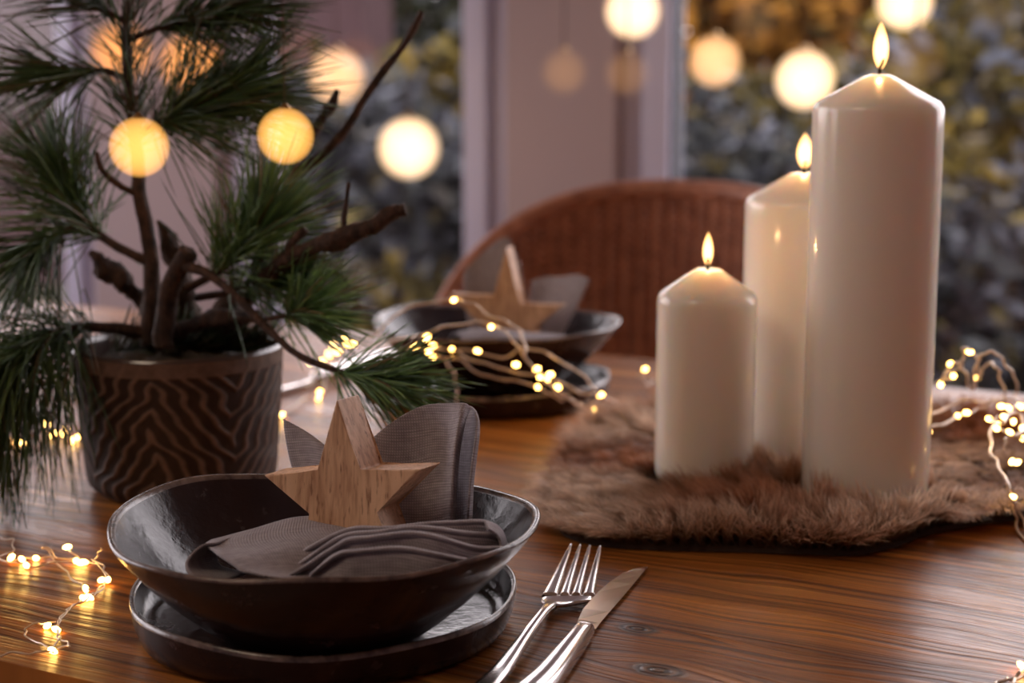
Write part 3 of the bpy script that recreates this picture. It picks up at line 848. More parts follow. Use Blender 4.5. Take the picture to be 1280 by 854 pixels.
# tufts: hair tips drawn together
jit = np.stack([snoise(P, 90, 5), snoise(P, 90, 6)], 1)
cell = 0.017
ci = np.floor((P + 0.007 * jit) / cell)
hsh = np.sin(ci[:, 0] * 127.1 + ci[:, 1] * 311.7) * 43758.5453; h1 = hsh - np.floor(hsh)
hsh2 = np.sin(ci[:, 0] * 269.5 + ci[:, 1] * 183.3) * 24634.6345; h2 = hsh2 - np.floor(hsh2)
ctr = (ci + 0.5 + 0.6 * np.stack([h1 - 0.5, h2 - 0.5], 1)) * cell
lean_v += np.stack([h1 - 0.5, h2 - 0.5], 1) * 0.45
ts = np.array([0, 0.3, 0.58, 0.82, 1.0])
lv = np.hypot(lean_v[:, 0], lean_v[:, 1])
horiz = lean_v / (lv[:, None] + 1e-9)
bendv = np.clip(lv, 0.15, 1.15)
cent = np.zeros((NS, 5, 3))
cent[:, 0, :2] = P; cent[:, 0, 2] = TOP + 0.0042
wav = rng.normal(0, 0.0006, (NS, 2))
for k in range(1, 5):
    tt = ts[k]; dt = (ts[k] - ts[k - 1]) * L
    ang = bendv * (0.35 + 1.15 * tt)
    cent[:, k, :2] = cent[:, k - 1, :2] + horiz * (dt * np.sin(ang))[:, None] + wav * tt + (ctr - P) * (0.5 * (ts[k] ** 2 - ts[k - 1] ** 2))
    cent[:, k, 2] = np.maximum(cent[:, k - 1, 2] + dt * np.cos(ang), TOP + 0.0022)
side = rng.normal(0, 1, (NS, 3)); side[:, 2] *= 0.3
side /= np.linalg.norm(side, axis=1)[:, None]
wd = np.array([0.00026, 0.00028, 0.00024, 0.00016])
verts = np.zeros((NS, 9, 3))
for k in range(4):
    verts[:, 2 * k] = cent[:, k] - side * wd[k]; verts[:, 2 * k + 1] = cent[:, k] + side * wd[k]
verts[:, 8] = cent[:, 4]
tri = []
for k in range(3):
    tri += [(2 * k, 2 * k + 1, 2 * k + 3), (2 * k, 2 * k + 3, 2 * k + 2)]
tri.append((6, 7, 8))
tri = (np.array(tri)[None] + (np.arange(NS) * 9)[:, None, None]).reshape(-1, 3)
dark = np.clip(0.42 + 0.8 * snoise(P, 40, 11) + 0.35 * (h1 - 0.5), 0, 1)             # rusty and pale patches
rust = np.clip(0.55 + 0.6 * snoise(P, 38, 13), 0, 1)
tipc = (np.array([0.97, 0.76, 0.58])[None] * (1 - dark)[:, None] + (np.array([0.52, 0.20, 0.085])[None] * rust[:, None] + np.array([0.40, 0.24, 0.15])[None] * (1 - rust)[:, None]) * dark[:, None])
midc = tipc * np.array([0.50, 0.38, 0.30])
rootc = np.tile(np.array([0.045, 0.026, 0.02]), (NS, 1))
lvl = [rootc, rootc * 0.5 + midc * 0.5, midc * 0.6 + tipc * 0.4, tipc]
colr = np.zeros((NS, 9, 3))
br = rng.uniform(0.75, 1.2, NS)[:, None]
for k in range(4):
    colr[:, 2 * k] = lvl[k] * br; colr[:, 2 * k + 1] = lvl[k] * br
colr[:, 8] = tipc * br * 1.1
tag(part('hair', verts.reshape(-1, 3), tri, M['fur'], fur, True, colr.reshape(-1, 3)), kind='stuff')

# ================================================================== POTTED PINE
pot_c = G(229, 606, 0.0)
RB = px2m(127, pot_c)
def z_of(y, p):
    r_ = ray(640, y); return TOP + CAMH + r_.z * p.y / r_.y - TOP
PHT = z_of(432, pot_c)
pine = thing('potted_pine', pot_c, 'potted pine with long green needles and bare twigs', 'potted plant')
t = NT('pot_glaze'); at = t.n('ShaderNodeAttribute'); at.attribute_name = 'tint'
nn = t.noise(t.coords(), 120, 4, 0.65)
cl = t.mix(0.8, at.outputs['Color'], t.ramp(nn, [(0.3, (0.55, 0.5, 0.48)), (0.65, (1.15, 1.1, 1.1))]), 'MULTIPLY')
t.set(color=cl, rough=0.6, spec=0.25, normal=t.bump(nn, 0.3, 0.0012)); M['pot'] = t.m
segs, rowsn = 420, 130
V, Fc, C = [], [], []
def pot_r(q):                                                     # q 0 bottom .. 1 top
    if q < 0.10: return RB * (0.80 + 0.105 * math.sin(q / 0.10 * math.pi / 2))
    return RB * (0.905 + 0.095 * ((q - 0.10) / 0.90) ** 0.8)
def tri_w(a): return abs((a / (math.pi / 2)) % 1.0 - 0.5) * 2      # one zigzag per quarter turn
for j in range(segs):
    th = 2 * math.pi * j / segs
    a0 = th + math.pi / 2 + math.radians(4.4)                      # zero where the pot faces the camera
    for i in range(rowsn + 1):
        q = i / rowsn; z = q * PHT
        wob = 0.13 * math.sin(24 * q + 2 * th) + 0.09 * math.sin(43 * q + 4 * th + 1) + 0.08 * math.sin(5 * th)
        tw = tri_w(a0 + math.pi / 4 * 0 + 0.04 * math.sin(14 * q))
        ph = z / 0.0158 - (1 - tw) * -0 - tw * 4.3 + wob + 1.2
        # line where ph is near a whole number
        fr_ = abs((ph % 1.0) - 0.5) * 2                            # 1 on the line, 0 between
        ln = min(1.0, max(0.0, (fr_ - 0.56) / 0.22))
        rimk = 1.0 if q > 0.895 else 0.0
        bot = 1.0 if q < 0.03 else 0.0
        ln = max(ln, rimk * 0.85, bot * 0.6)
        r = pot_r(q) + 0.0008 * ln
        V.append(pot_c + Vector((r * math.cos(th), r * math.sin(th), z)))
        dk = (0.036, 0.020, 0.015); lt_ = (0.155, 0.102, 0.080)
        C.append(tuple(dk[k] + (lt_[k] - dk[k]) * ln for k in range(3)))
m_ = rowsn + 1
for j in range(segs):
    j2 = (j + 1) % segs
    for i in range(rowsn):
        Fc.append((j * m_ + i, j2 * m_ + i, j2 * m_ + i + 1, j * m_ + i + 1))
Fc.append(tuple(j * m_ for j in range(segs - 1, -1, -1)))
pot = part('pot', V, Fc, M['pot'], pine, True, C)
prof = [(RB + 0.0007, PHT - 0.0002), (RB * 0.998, PHT + 0.0018), (RB * 0.985, PHT + 0.0026), (RB * 0.965, PHT + 0.0018), (RB * 0.955, PHT - 0.002), (RB * 0.94, PHT - 0.03)]
v, f = lathe_geo(prof, 96, pot_c, close_bottom=False)
part('rim', v, f, plain('pot_rim_glaze', (0.055, 0.035, 0.03, 1), 0.18, spec=0.7), pot)
t = NT('soil'); t.set(color=t.ramp(t.noise(t.coords(), 150, 4), [(0.3, (0.015, 0.010, 0.007)), (0.7, (0.06, 0.04, 0.022))]), rough=1.0); M['soil'] = t.m
V, Fc = [], []
for i in range(13):
    for j in range(48):
        r = RB * 0.95 * i / 12; a = 2 * math.pi * j / 48
        V.append(pot_c + Vector((r * math.cos(a), r * math.sin(a), PHT - 0.014 + 0.010 * (1 - (i / 12) ** 2) + 0.004 * math.sin(5 * a + i) * math.sin(i * 1.7))))
for i in range(12):
    for j in range(48):
        Fc.append((i * 48 + j, i * 48 + (j + 1) % 48, (i + 1) * 48 + (j + 1) % 48, (i + 1) * 48 + j))
part('soil', V, Fc, M['soil'], pine)

t = NT('bark'); nb = t.noise(t.coords((1, 1, 0.5)), 190, 4, 0.65)
t.set(color=t.ramp(nb, [(0.32, (0.014, 0.007, 0.005)), (0.6, (0.075, 0.035, 0.022)), (0.8, (0.14, 0.075, 0.047))]), rough=0.8, normal=t.bump(nb, 0.9, 0.003)); M['bark'] = t.m
t = NT('needle'); gi = t.n('ShaderNodeNewGeometry')
at = t.n('ShaderNodeAttribute'); at.attribute_name = 'tint'
t.set(color=at.outputs['Color'], rough=0.38, spec=0.4); M['needle'] = t.m
PY = pot_c.y
rb = random.Random(21)
def limb(name, pts, radii_px, parent, rough_amp=0.12, label=None, per=7):
    """pts: (x px, y px, offset of distance from the pot's centre)"""
    cp = [(*W(x, y, PY + d), r) for (x, y, d), r in zip(pts, radii_px)]
    sm = crom(cp, per)
    path = [Vector(q[:3]) for q in sm]
    rad = [max(0.0004, px2m(q[3], Vector(q[:3]))) for q in sm]
    v, f = tube_geo(path, rad, 10)
    sd = rb.uniform(0, 50)
    for i, p_ in enumerate(path):
        for k in range(10):
            idx = i * 10 + k; a = 2 * math.pi * k / 10
            nz = 0.6 * math.sin(i * 0.47 + sd + 1.3 * math.sin(a + sd)) + 0.6 * math.sin(i * 0.9 + 2 * a + sd * 2) * math.cos(3 * a + sd + i * 0.21) + 0.3 * rb.uniform(-1, 1)
            v[idx] = p_ + (v[idx] - p_) * (1 + rough_amp * nz)
    o = part(name, v, f, M['bark'], parent)
    if label: tag(o, label)
    return o, path
GREENS = [np.array(c) for c in ((0.055, 0.105, 0.040), (0.075, 0.140, 0.045), (0.115, 0.185, 0.055), (0.040, 0.075, 0.038))]
def needles(parent, path, count, length, ang=(25, 70), droop=0.25, start=0.0, bias=None, tint=1.0, seed=1, dead=0.06):
    r_ = np.random.default_rng(seed)
    P_ = np.array([tuple(p) for p in path]); n = len(P_)
    u = start + (1 - start) * r_.uniform(0, 1, count) ** 0.8
    fi = u * (n - 1); i0 = np.minimum(fi.astype(int), n - 2); fr_ = fi - i0
    root = P_[i0] * (1 - fr_)[:, None] + P_[i0 + 1] * fr_[:, None]
    ax = P_[i0 + 1] - P_[i0]; ax /= np.linalg.norm(ax, axis=1)[:, None] + 1e-9
    rv = r_.normal(0, 1, (count, 3)); rv -= ax * (rv * ax).sum(1)[:, None]; rv /= np.linalg.norm(rv, axis=1)[:, None]
    al = np.radians(r_.uniform(ang[0], ang[1], count)) * (1 - 0.45 * u)
    d = ax * np.cos(al)[:, None] + rv * np.sin(al)[:, None]
    if bias is not None: d = d + np.array(bias)[None]
    d /= np.linalg.norm(d, axis=1)[:, None]
    Ls = length * r_.uniform(0.62, 1.08, count)
    sd = np.cross(d, r_.normal(0, 1, (count, 3))); sd /= np.linalg.norm(sd, axis=1)[:, None]; s2 = np.cross(d, sd)
    curve = r_.normal(0, 0.10, (count, 3)); curve[:, 2] -= droop
    vv = np.zeros((count, 13, 3)); w0 = 0.00056
    for k, tt in enumerate((0, 0.33, 0.62, 0.85)):
        c_ = root + d * (Ls * tt)[:, None] + curve * (Ls * tt * tt)[:, None]
        w_ = w0 * (0.8, 1.0, 0.95, 0.7)[k]
        for j in range(3):
            a = 2 * math.pi * j / 3
            vv[:, k * 3 + j] = c_ + (sd * math.cos(a) + s2 * math.sin(a)) * w_
    vv[:, 12] = root + d * Ls[:, None] + curve * Ls[:, None]
    vv[..., 2] = np.maximum(vv[..., 2], TOP + 0.0008)
    tr = []
    for k in range(3):
        for j in range(3):
            j2 = (j + 1) % 3
            tr += [(k * 3 + j, k * 3 + j2, k * 3 + 3 + j2), (k * 3 + j, k * 3 + 3 + j2, k * 3 + 3 + j)]
    for j in range(3): tr.append((9 + j, 9 + (j + 1) % 3, 12))
    tr = (np.array(tr)[None] + (np.arange(count) * 13)[:, None, None]).reshape(-1, 3)
    G_ = np.array(GREENS)[r_.integers(0, 4, count)] * r_.uniform(0.7, 1.4, count)[:, None] * tint
    isd = r_.uniform(0, 1, count) < dead
    G_[isd] = np.array([0.13, 0.085, 0.035]) * tint
    colr_ = np.repeat(G_[:, None], 13, 1)
    return tag(part('needles', vv.reshape(-1, 3), tr, M['needle'], parent, True, colr_.reshape(-1, 3)), kind='stuff')

trunk, tp = limb('trunk', [(186, 432, 0), (187, 380, 0), (190, 330, .0), (183, 285, 0), (176, 250, 0), (172, 205, .005), (168, 160, .01), (160, 100, .015), (158, 40, .02), (160, -40, .02)],
                 [11, 10.5, 10, 9.5, 9, 8.5, 8, 7, 6, 5], pine)
stump, _ = limb('stump', [(204, 434, -.02), (206, 400, -.02), (213, 362, -.025), (224, 335, -.03), (236, 315, -.035)], [13, 13, 12.5, 12.5, 12], pine)
br1, p1 = limb('branch', [(232, 332, -.035), (262, 344, -.045), (300, 375, -.06), (338, 415, -.075), (375, 445, -.09), (415, 461, -.10), (450, 472, -.105), (478, 477, -.11)], [7, 5.5, 5, 4.8, 4.5, 4, 3.2, 2], pine)
needles(br1, p1[-15:], 300, 0.058, (18, 66), 0.10, 0.0, (0.10, 0, 0.10), 1.8, 1)
# big green tuft in the middle
br2, p2 = limb('branch', [(232, 360, -.01), (255, 350, -.01), (285, 330, -.015), (312, 305, -.02), (325, 290, -.02)], [6, 5.5, 5, 4, 2.5], pine)
needles(br2, p2[8:], 430, 0.076, (15, 85), 0.10, 0.0, (-0.12, 0, 0.34), 1.5, 2)
br2b, p2b = limb('branch', [(245, 372, .0), (285, 366, -.01), (325, 352, -.02), (352, 344, -.03)], [5, 4.5, 4, 2.5], pine)
needles(br2b, p2b[5:], 280, 0.056, (20, 80), 0.12, 0.1, (0.12, 0, 0.05), 1.25, 3)
br2c, p2c = limb('branch', [(290, 398, -.02), (325, 400, -.03), (352, 396, -.045), (372, 392, -.05)], [4, 3.5, 3, 2], pine)
needles(br2c, p2c[-9:], 210, 0.056, (25, 95), 0.05, 0.2, (0.10, 0, 0.14), 2.0, 4)
# left middle branch
br3, p3 = limb('branch', [(188, 330, 0), (160, 315, .0), (130, 298, .005), (105, 275, .01), (85, 245, .01), (72, 215, .01)], [7, 6, 5.5, 4.5, 3.5, 2], pine)
needles(br3, p3[14:], 480, 0.072, (20, 95), 0.10, 0.0, (-0.10, 0, 0.05), 1.05, 5)
br3b, p3b = limb('twig', [(110, 280, .01), (88, 285, .0), (62, 300, -.01), (45, 312, -.02)], [4, 3.4, 2.6, 2], pine)
needles(br3b, p3b[6:], 190, 0.070, (20, 75), 0.18, 0.1, None, 0.8, 6)
tw1, _ = limb('twig', [(172, 244, .0), (150, 232, -.005), (132, 218, -.01), (124, 205, -.01), (121, 190, -.01)], [4.5, 4, 4, 3.5, 2.5], pine)
# drooping branch lower left
br4, p4 = limb('branch', [(178, 416, .0), (140, 410, -.01), (100, 410, -.02), (66, 418, -.04), (30, 436, -.06), (0, 462, -.075), (-30, 490, -.085)], [8, 7.5, 7, 6, 5, 4, 3], pine)
needles(br4, p4[10:], 720, 0.082, (25, 85), 0.62, 0.0, (-0.05, 0, -0.35), 0.85, 7)
needles(br4, p4[10:], 130, 0.060, (20, 70), 0.02, 0.0, (-0.15, 0, 0.35), 1.0, 8)
# upper tufts
br5, p5 = limb('branch', [(167, 168, .01), (190, 158, .005), (215, 148, .0), (250, 132, .0), (290, 118, .0)], [5, 5, 4.5, 3.5, 2], pine)
needles(br5, p5[6:], 520, 0.080, (15, 80), 0.08, 0.0, (0.10, 0, 0.02), 0.80, 9)
br6, p6 = limb('branch', [(160, 100, .015), (130, 88, .01), (95, 92, .01), (62, 88, .01)], [4.5, 4, 3.2, 2], pine)
needles(br6, p6[6:], 190, 0.072, (15, 72), 0.05, 0.0, (-0.1, 0, -0.05), 0.75, 10, 0.25)
br7, p7 = limb('branch', [(158, 52, .02), (195, 36, .015), (240, 25, .01), (290, 12, .0)], [4.5, 4, 3.2, 2], pine)
needles(br7, p7[6:], 300, 0.074, (15, 72), 0.05, 0.0, (0.1, 0, 0.0), 0.65, 11, 0.25)
br8, p8 = limb('branch', [(160, 30, .02), (130, 12, .015), (100, -10, .01), (80, -30, .01)], [4, 3.5, 3, 2], pine)
needles(br8, p8[4:], 170, 0.070, (15, 75), 0.05, 0.0, None, 0.65, 12, 0.25)
needles(trunk, tp[44:], 140, 0.060, (25, 70), 0.05, 0.0, None, 0.65, 13, 0.3)
needles(trunk, tp[36:46], 70, 0.055, (35, 80), 0.05, 0.0, None, 0.7, 14, 0.3)
# bare wood on the right
dw1, _ = limb('bare_branch', [(300, 395, .03), (325, 340, .03), (338, 290, .03), (347, 250, .03), (360, 222, .03), (382, 180, .03), (402, 148, .03), (414, 132, .03), (422, 112, .03)], [12, 11.5, 11, 10, 9.5, 8, 7.5, 7, 3.5], pine, 0.22)
dw2, _ = limb('bare_twig', [(352, 232, .03), (385, 208, .025), (415, 182, .02), (440, 150, .02), (462, 112, .02), (490, 76, .02), (510, 48, .02), (528, 14, .02)], [6, 5.5, 6, 5, 5.5, 4.5, 4.5, 4], pine, 0.22)
dw3, _ = limb('bare_branch', [(330, 345, -.03), (365, 322, -.05), (400, 306, -.06), (430, 297, -.065), (465, 282, -.065), (492, 266, -.065), (507, 262, -.065)], [10, 10.5, 11, 13, 11, 9, 9], pine, 0.25)
limb('bare_twig', [(430, 298, -.065), (430, 275, -.065), (433, 255, -.065), (436, 228, -.065)], [4, 3.5, 3, 2.5], pine, 0.2)
limb('bare_twig', [(360, 318, -.05), (370, 298, -.05), (382, 286, -.05)], [7, 6, 6.5], pine, 0.2)
limb('bare_branch', [(200, 395, .02), (175, 372, .02), (150, 350, .015), (128, 330, .01), (113, 314, .01)], [13, 11, 12, 13, 3], pine, 0.5)
limb('bare_branch', [(235, 415, .03), (230, 370, .03), (216, 310, .03), (196, 276, .03)], [14, 14, 12, 2], pine, 0.5)
limb('bare_branch', [(215, 418, .0), (258, 400, -.01), (300, 398, -.01), (325, 392, .0)], [10, 11, 10, 6], pine, 0.3)
limb('bare_branch', [(290, 420, .02), (285, 385, .02), (300, 350, .02)], [20, 20, 12], pine, 0.3)
needles(pot, [Vector((pot_c.x + q * 0.05, pot_c.y + 0.01, pot_c.z + PHT - 0.006)) for q in (-1, -.3, .3, 1)], 420, 0.035, (40, 90), 0.0, 0.0, (0, 0, 0.9), 0.45, 15, 0.4)
# ================================================================== FAIRY LIGHTS
M['wire'] = plain('copper_wire', (0.78, 0.62, 0.48, 1), 0.35, metal=0.4)
t = NT('led_drop'); em = t.n('ShaderNodeEmission'); em.inputs['Color'].default_value = (1.0, 0.56, 0.14, 1); em.inputs['Strength'].default_value = 26
t.l(em.outputs[0], t.out.inputs[0]); M['led'] = t.m
v, f = lathe_geo([(0.0003, -0.0030), (0.0012, -0.0026), (0.0018, -0.0012), (0.0019, 0.0004), (0.0014, 0.0019), (0.0007, 0.0028), (0.0002, 0.0031)], 10, Vector((0, 0, 0)), close_top=True)
bulb_me = bpy.data.meshes.new('bulb'); bulb_me.from_pydata([tuple(q) for q in v], [], f); bulb_me.materials.append(M['led'])
bulb_me.polygons.foreach_set('use_smooth', [True] * len(bulb_me.polygons))
rl = random.Random(5)
def P3(q, on=0.0025):
    x, y = q[0], q[1]
    return G(x, y, on) if len(q) < 3 or q[2] is None else (G(x, y, q[2]) if q[2] < 0.5 else W(x, y, q[2]))
def far_auto(q):
    """on the table, or leaning on the front of the far plate and bowl"""
    p = G(q[0], q[1], 0.003)
    dx = p.x / p.y * (bc2.y - 0.1) - bc2.x
    if abs(dx) < 0.125:
        return W(q[0], q[1], min(p.y, bc2.y - math.sqrt(0.125 ** 2 - dx * dx) - 0.004))
    return p
def fairy(label, wires, bulbs, thick=0.0009, P3=P3):
    first = P3(wires[0][0])
    th_ = thing('fairy_lights', Vector((first.x, first.y, TOP)), label, 'fairy lights', 'copper wire fairy lights')
    allp = []
    for k, wpx in enumerate(wires):
        cp = [tuple(P3(q)) for q in wpx]
        sm = [Vector(q) for q in crom(cp, 14)]
        sm = [p_ + Vector((0.0009 * math.sin(i * 0.41 + k), 0.0007 * math.cos(i * 0.53 + k * 2), 0.0005 * math.sin(i * 0.37 + k))) for i, p_ in enumerate(sm)]
        for p_ in sm: p_.z = max(p_.z, TOP + 0.0008)
        v_, f_ = tube_geo(sm, thick, 6); part('wire', v_, f_, M['wire'], th_)
        allp += sm
    base = base_of(th_)
    for q in bulbs:
        if len(q) == 2 or q[2] is None:
            # sits on the nearest bit of wire as the photograph shows it
            o_ = cam.location; r_ = ray(q[0], q[1]).normalized()
            best = min(allp, key=lambda p_: (p_ - o_).cross(r_).length)
            pos = o_ + r_ * (best - o_).dot(r_)
        else:
            pos = P3(q)
        o = bpy.data.objects.new('bulb', bulb_me); COL.objects.link(o); o.parent = th_
        o.location = pos - base; o.scale = (0.84, 0.84, 0.84)
        if o.location.z < 0.0022: o.location.z = 0.0022
        o.rotation_euler = (rl.uniform(0.9, 2.2), rl.uniform(-0.5, 0.5), rl.uniform(0, 6.28))
    return th_
def far_P3(q, on=0.0025):
    return far_auto(q) if len(q) < 3 or q[2] is None or q[2] < 0.5 else W(*q)
fairy('copper wire fairy lights lying beside the dark plate and bowl',
      [[(-25, 676), (5, 700), (40, 697), (75, 698), (100, 700), (122, 706), (134, 722), (124, 738), (105, 750), (85, 762), (74, 776), (70, 788), (76, 800), (88, 806, .006), (72, 812), (50, 816), (20, 817), (-20, 822)],
       [(-20, 690), (15, 703), (45, 708), (70, 702), (95, 703), (118, 701), (131, 712, .006), (128, 732), (112, 746), (92, 756), (80, 768), (71, 783), (74, 795), (66, 815)],
       [(68, 778), (45, 780, .006), (31, 789, .004), (40, 800), (66, 812)],
       [(0, 672), (16, 676, .008), (14, 690, .01), (-12, 700)],
       [(75, 698), (55, 684, .010), (62, 692), (82, 715), (100, 730), (110, 737)],
       [(118, 701), (124, 690, .01), (127, 686, .016)], [(100, 702), (84, 684, .008)]],
      [(84, 684, .008), (14, 697), (27, 699), (33, 707), (95, 701), (105, 703), (100, 709), (127, 725), (135, 725), (105, 748), (112, 748), (59, 784), (70, 787), (66, 814), (45, 699), (107, 736)], 0.0005)
fairy('copper wire fairy lights lying behind the pot under drooping needles',
      [[(-25, 548), (5, 545), (20, 553), (40, 548), (62, 543), (78, 541), (96, 548), (118, 545), (140, 540)], [(-10, 560), (12, 553), (30, 560), (58, 548), (82, 548), (100, 552), (120, 550)]],
      [(3, 538, .006), (12, 553), (63, 543), (68, 541), (79, 542), (82, 537, .004), (97, 547), (91, 551), (58, 530, .006), (28, 556)])
fairy('tangle of copper wire fairy lights leaning on the bowl by the wicker chair',
      [[(353, 522), (362, 512), (385, 496), (399, 496), (408, 470), (420, 440, .02), (440, 428, .03), (470, 418, .04), (500, 390, 1.24), (530, 380, 1.24), (567, 374, 1.24), (590, 380, 1.235), (615, 396, 1.23), (640, 405, 1.225), (655, 425, 1.22), (658, 448, 1.215), (680, 472, .03), (700, 490, .01), (720, 503), (742, 513), (778, 522), (815, 528)],
       [(414, 446, .02), (440, 432, .03), (480, 428, .05), (520, 420, 1.23), (560, 408, 1.23), (600, 403, 1.23), (625, 410, 1.225), (640, 425, 1.22), (652, 440, .05), (672, 468, .03), (690, 485, .015), (710, 500), (735, 508), (752, 495, .004)],
       [(500, 436, .05), (540, 436, .05), (565, 437, .05), (590, 450, .04), (620, 458, .03), (645, 466, .02), (680, 470, .02), (705, 480, .012), (728, 492), (753, 494), (775, 508), (812, 520)],
       [(515, 430, .05), (545, 445, .045), (575, 450, .04), (600, 468, .02), (630, 474, .015), (660, 480, .008), (690, 494), (705, 503)],
       [(540, 440, .05), (560, 455, .04), (568, 470, .03), (571, 490, .02), (571, 512, .006)],
       [(565, 437, .05), (597, 440, .045), (628, 448, .04), (650, 436, .05), (680, 440, .04), (705, 455, .03), (730, 470, .012), (745, 490)],
       [(806, 462), (800, 470), (808, 480), (818, 476)]],
      [(353, 519, .005), (398, 497), (411, 443), (416, 432, .03), (422, 440, .02), (429, 425, .03), (433, 431, .02), (442, 430), (402, 452), (388, 453), (432, 421, .03), (400, 490), (567, 375), (614, 409), (533, 423), (541, 432), (565, 437), (597, 439), (519, 433), (534, 421, .055), (541, 446), (536, 440), (645, 456), (671, 461), (676, 471), (688, 468), (697, 484), (672, 484), (743, 513), (751, 494), (778, 522), (806, 462), (813, 531), (684, 474)], 0.0009, far_P3)
fairy('copper wire fairy lights looping over the fur beside the tallest candle',
      [[(1160, 484, .03), (1172, 478, .045), (1185, 466, .06), (1196, 462, .065), (1203, 455, .07), (1204, 438, .085), (1210, 436, .085), (1222, 450, .07), (1222, 468, .055), (1214, 488, .035), (1208, 470, .05), (1198, 455, .07), (1186, 458, .06), (1182, 472, .05), (1192, 474, .05)],
       [(1216, 488, .035), (1222, 452, .075), (1232, 441, .085), (1246, 442, .085), (1258, 457, .075), (1268, 470, .06), (1271, 492, .04), (1268, 510, .035), (1255, 520, .03)],
       [(1218, 486, .035), (1225, 468, .06), (1236, 454, .07), (1246, 460, .07), (1252, 478, .055), (1256, 500, .04), (1240, 505, .035), (1225, 512, .03), (1200, 520, .03), (1180, 530, .03), (1162, 534, .03)],
       [(1160, 519, .03), (1185, 510, .03), (1205, 500, .035), (1230, 503, .035), (1256, 498, .045), (1278, 505, .04), (1295, 520, .03)],
       [(1248, 520, .035), (1240, 535, .03), (1238, 560, .03), (1246, 578, .03), (1256, 598, .03), (1266, 620, .022), (1276, 645, .008), (1290, 672)],
       [(1256, 560, .04), (1258, 548, .045), (1272, 545, .045), (1290, 552, .04)],
       [(1256, 598, .03), (1264, 622, .022), (1270, 640, .012), (1272, 660), (1290, 690)],
       [(1236, 524, .04), (1250, 530, .05), (1268, 515, .05), (1280, 530, .045), (1270, 545, .045), (1252, 538, .04)]],
      [(1176, 481), (1212, 440), (1221, 473), (1197, 520), (1208, 516), (1237, 524, .04), (1252, 508, .045), (1261, 510, .045), (1255, 521, .04), (1247, 531, .04), (1267, 527, .045), (1262, 540, .045), (1278, 535, .045), (1279, 548, .04), (1265, 577), (1272, 578, .03), (1266, 621), (1161, 539, .03), (1246, 536, .04), (1276, 508), (1188, 455), (1192, 470)])
fairy('end of copper wire fairy lights at the bare tabletop corner',
      [[(1238, 862), (1250, 852), (1264, 848), (1276, 840, .006), (1284, 828, .004), (1300, 820)], [(1246, 870), (1262, 856, .006), (1275, 846, .004), (1290, 846)]],
      [(1277, 832, .004), (1290, 842)])

# ================================================================== STAND-IN GLOBES for bokeh discs before the windows
NL = 2.52
M['cord'] = plain('globe_cord', (0.10, 0.06, 0.04, 1), 0.6)
M['brass'] = plain('globe_socket', (0.45, 0.28, 0.12, 1), 0.35, metal=1.0)
def glow(name, col_, s_):
    # glowing volume imitating a soft bokeh disc: s_ is the brightness looking through its middle
    return (name, col_, s_)
def glow_mat(kind, r):
    name, col_, s_ = GLOW[kind]
    t_ = NT(name); e_ = t_.n('ShaderNodeEmission'); e_.inputs['Color'].default_value = col_; e_.inputs['Strength'].default_value = s_ / (2 * r)
    t_.t.nodes.remove(t_.b); t_.l(e_.outputs[0], t_.out.inputs['Volume']); return t_.m
GLOW = {'white': glow('globe_warm_white', (1.0, 0.66, 0.38, 1), 3.0), 'peach': glow('globe_peach', (1.0, 0.55, 0.26, 1), 1.75), 'yellow': glow('globe_yellow', (1.0, 0.47, 0.10, 1), 2.0),
        'orange': glow('globe_orange', (0.95, 0.32, 0.01, 1), 1.5), 'amber': glow('globe_amber', (0.30, 0.14, 0.04, 1), 0.7), 'dim': glow('globe_dim', (0.20, 0.10, 0.025, 1), 0.7)}
def bokeh_globe(x, y, dpx, kind, label, Y=None, nl=NL):  # added glowing globe in place of a blurred disc of light
    s = wall_s(x, nl, y); p = SN(s, nl, 0)
    p = W(x, y, Y if Y else p.y)
    r = px2m(dpx / 2, p)
    th_ = thing('bokeh_globe', p + Vector((0, 0, -r)), label, 'lamp', 'stand-in globes for bokeh discs')
    v_, f_ = lathe_geo([(r * math.sin(math.pi * (k / 18) * 0.93 + 0.001), -r * math.cos(math.pi * (k / 18) * 0.93)) for k in range(19)], 36, p, close_top=True)
    part('globe', v_, f_, glow_mat(kind, r), th_)
    v_, f_ = lathe_geo([(r * 0.235, r * 0.955), (r * 0.20, r * 1.0), (r * 0.12, r * 1.06), (r * 0.06, r * 1.14)], 20, p, close_top=True); part('socket', v_, f_, M['brass'], th_)
    v_, f_ = tube_geo([p + Vector((0, 0, r * 1.12)), Vector((p.x, p.y, CEIL))], 0.0012 if Y is None else 0.0003, 6); part('cord', v_, f_, M['cord'], th_)  # socket and cord are added so the globe hangs
bokeh_globe(174, 184, 76, 'yellow', 'small yellow stand-in globe for a bokeh disc, hanging in front of the pine trunk', 1.055)
bokeh_globe(357, 170, 72, 'yellow', 'small yellow stand-in globe for a bokeh disc, hanging beside the forked bare branch', 1.06)
bokeh_globe(421, 96, 72, 'peach', 'peach glowing stand-in globe for a bokeh disc, between the forked branch and the long bare twig')
bokeh_globe(511, 185, 78, 'white', 'white glowing stand-in globe for a bokeh disc, hanging beside the long bare twig')
bokeh_globe(152, 64, 76, 'orange', 'dim orange stand-in globe for a bokeh disc, directly behind the upper pine trunk')
bokeh_globe(238, 80, 78, 'orange', 'dim orange stand-in globe for a bokeh disc, behind the thick upper needle tuft of the pine')
bokeh_globe(791, 14, 70, 'white', 'white glowing stand-in globe for a bokeh disc, hanging beside the wall pier')
bokeh_globe(894, 77, 66, 'peach', 'peach glowing stand-in globe for a bokeh disc, above the shortest candle')
bokeh_globe(1006, 100, 76, 'white', 'white glowing stand-in globe for a bokeh disc, above the middle-height candle')
bokeh_globe(1131, 2, 72, 'white', 'white glowing stand-in globe for a bokeh disc, beside the flame of the tallest candle')
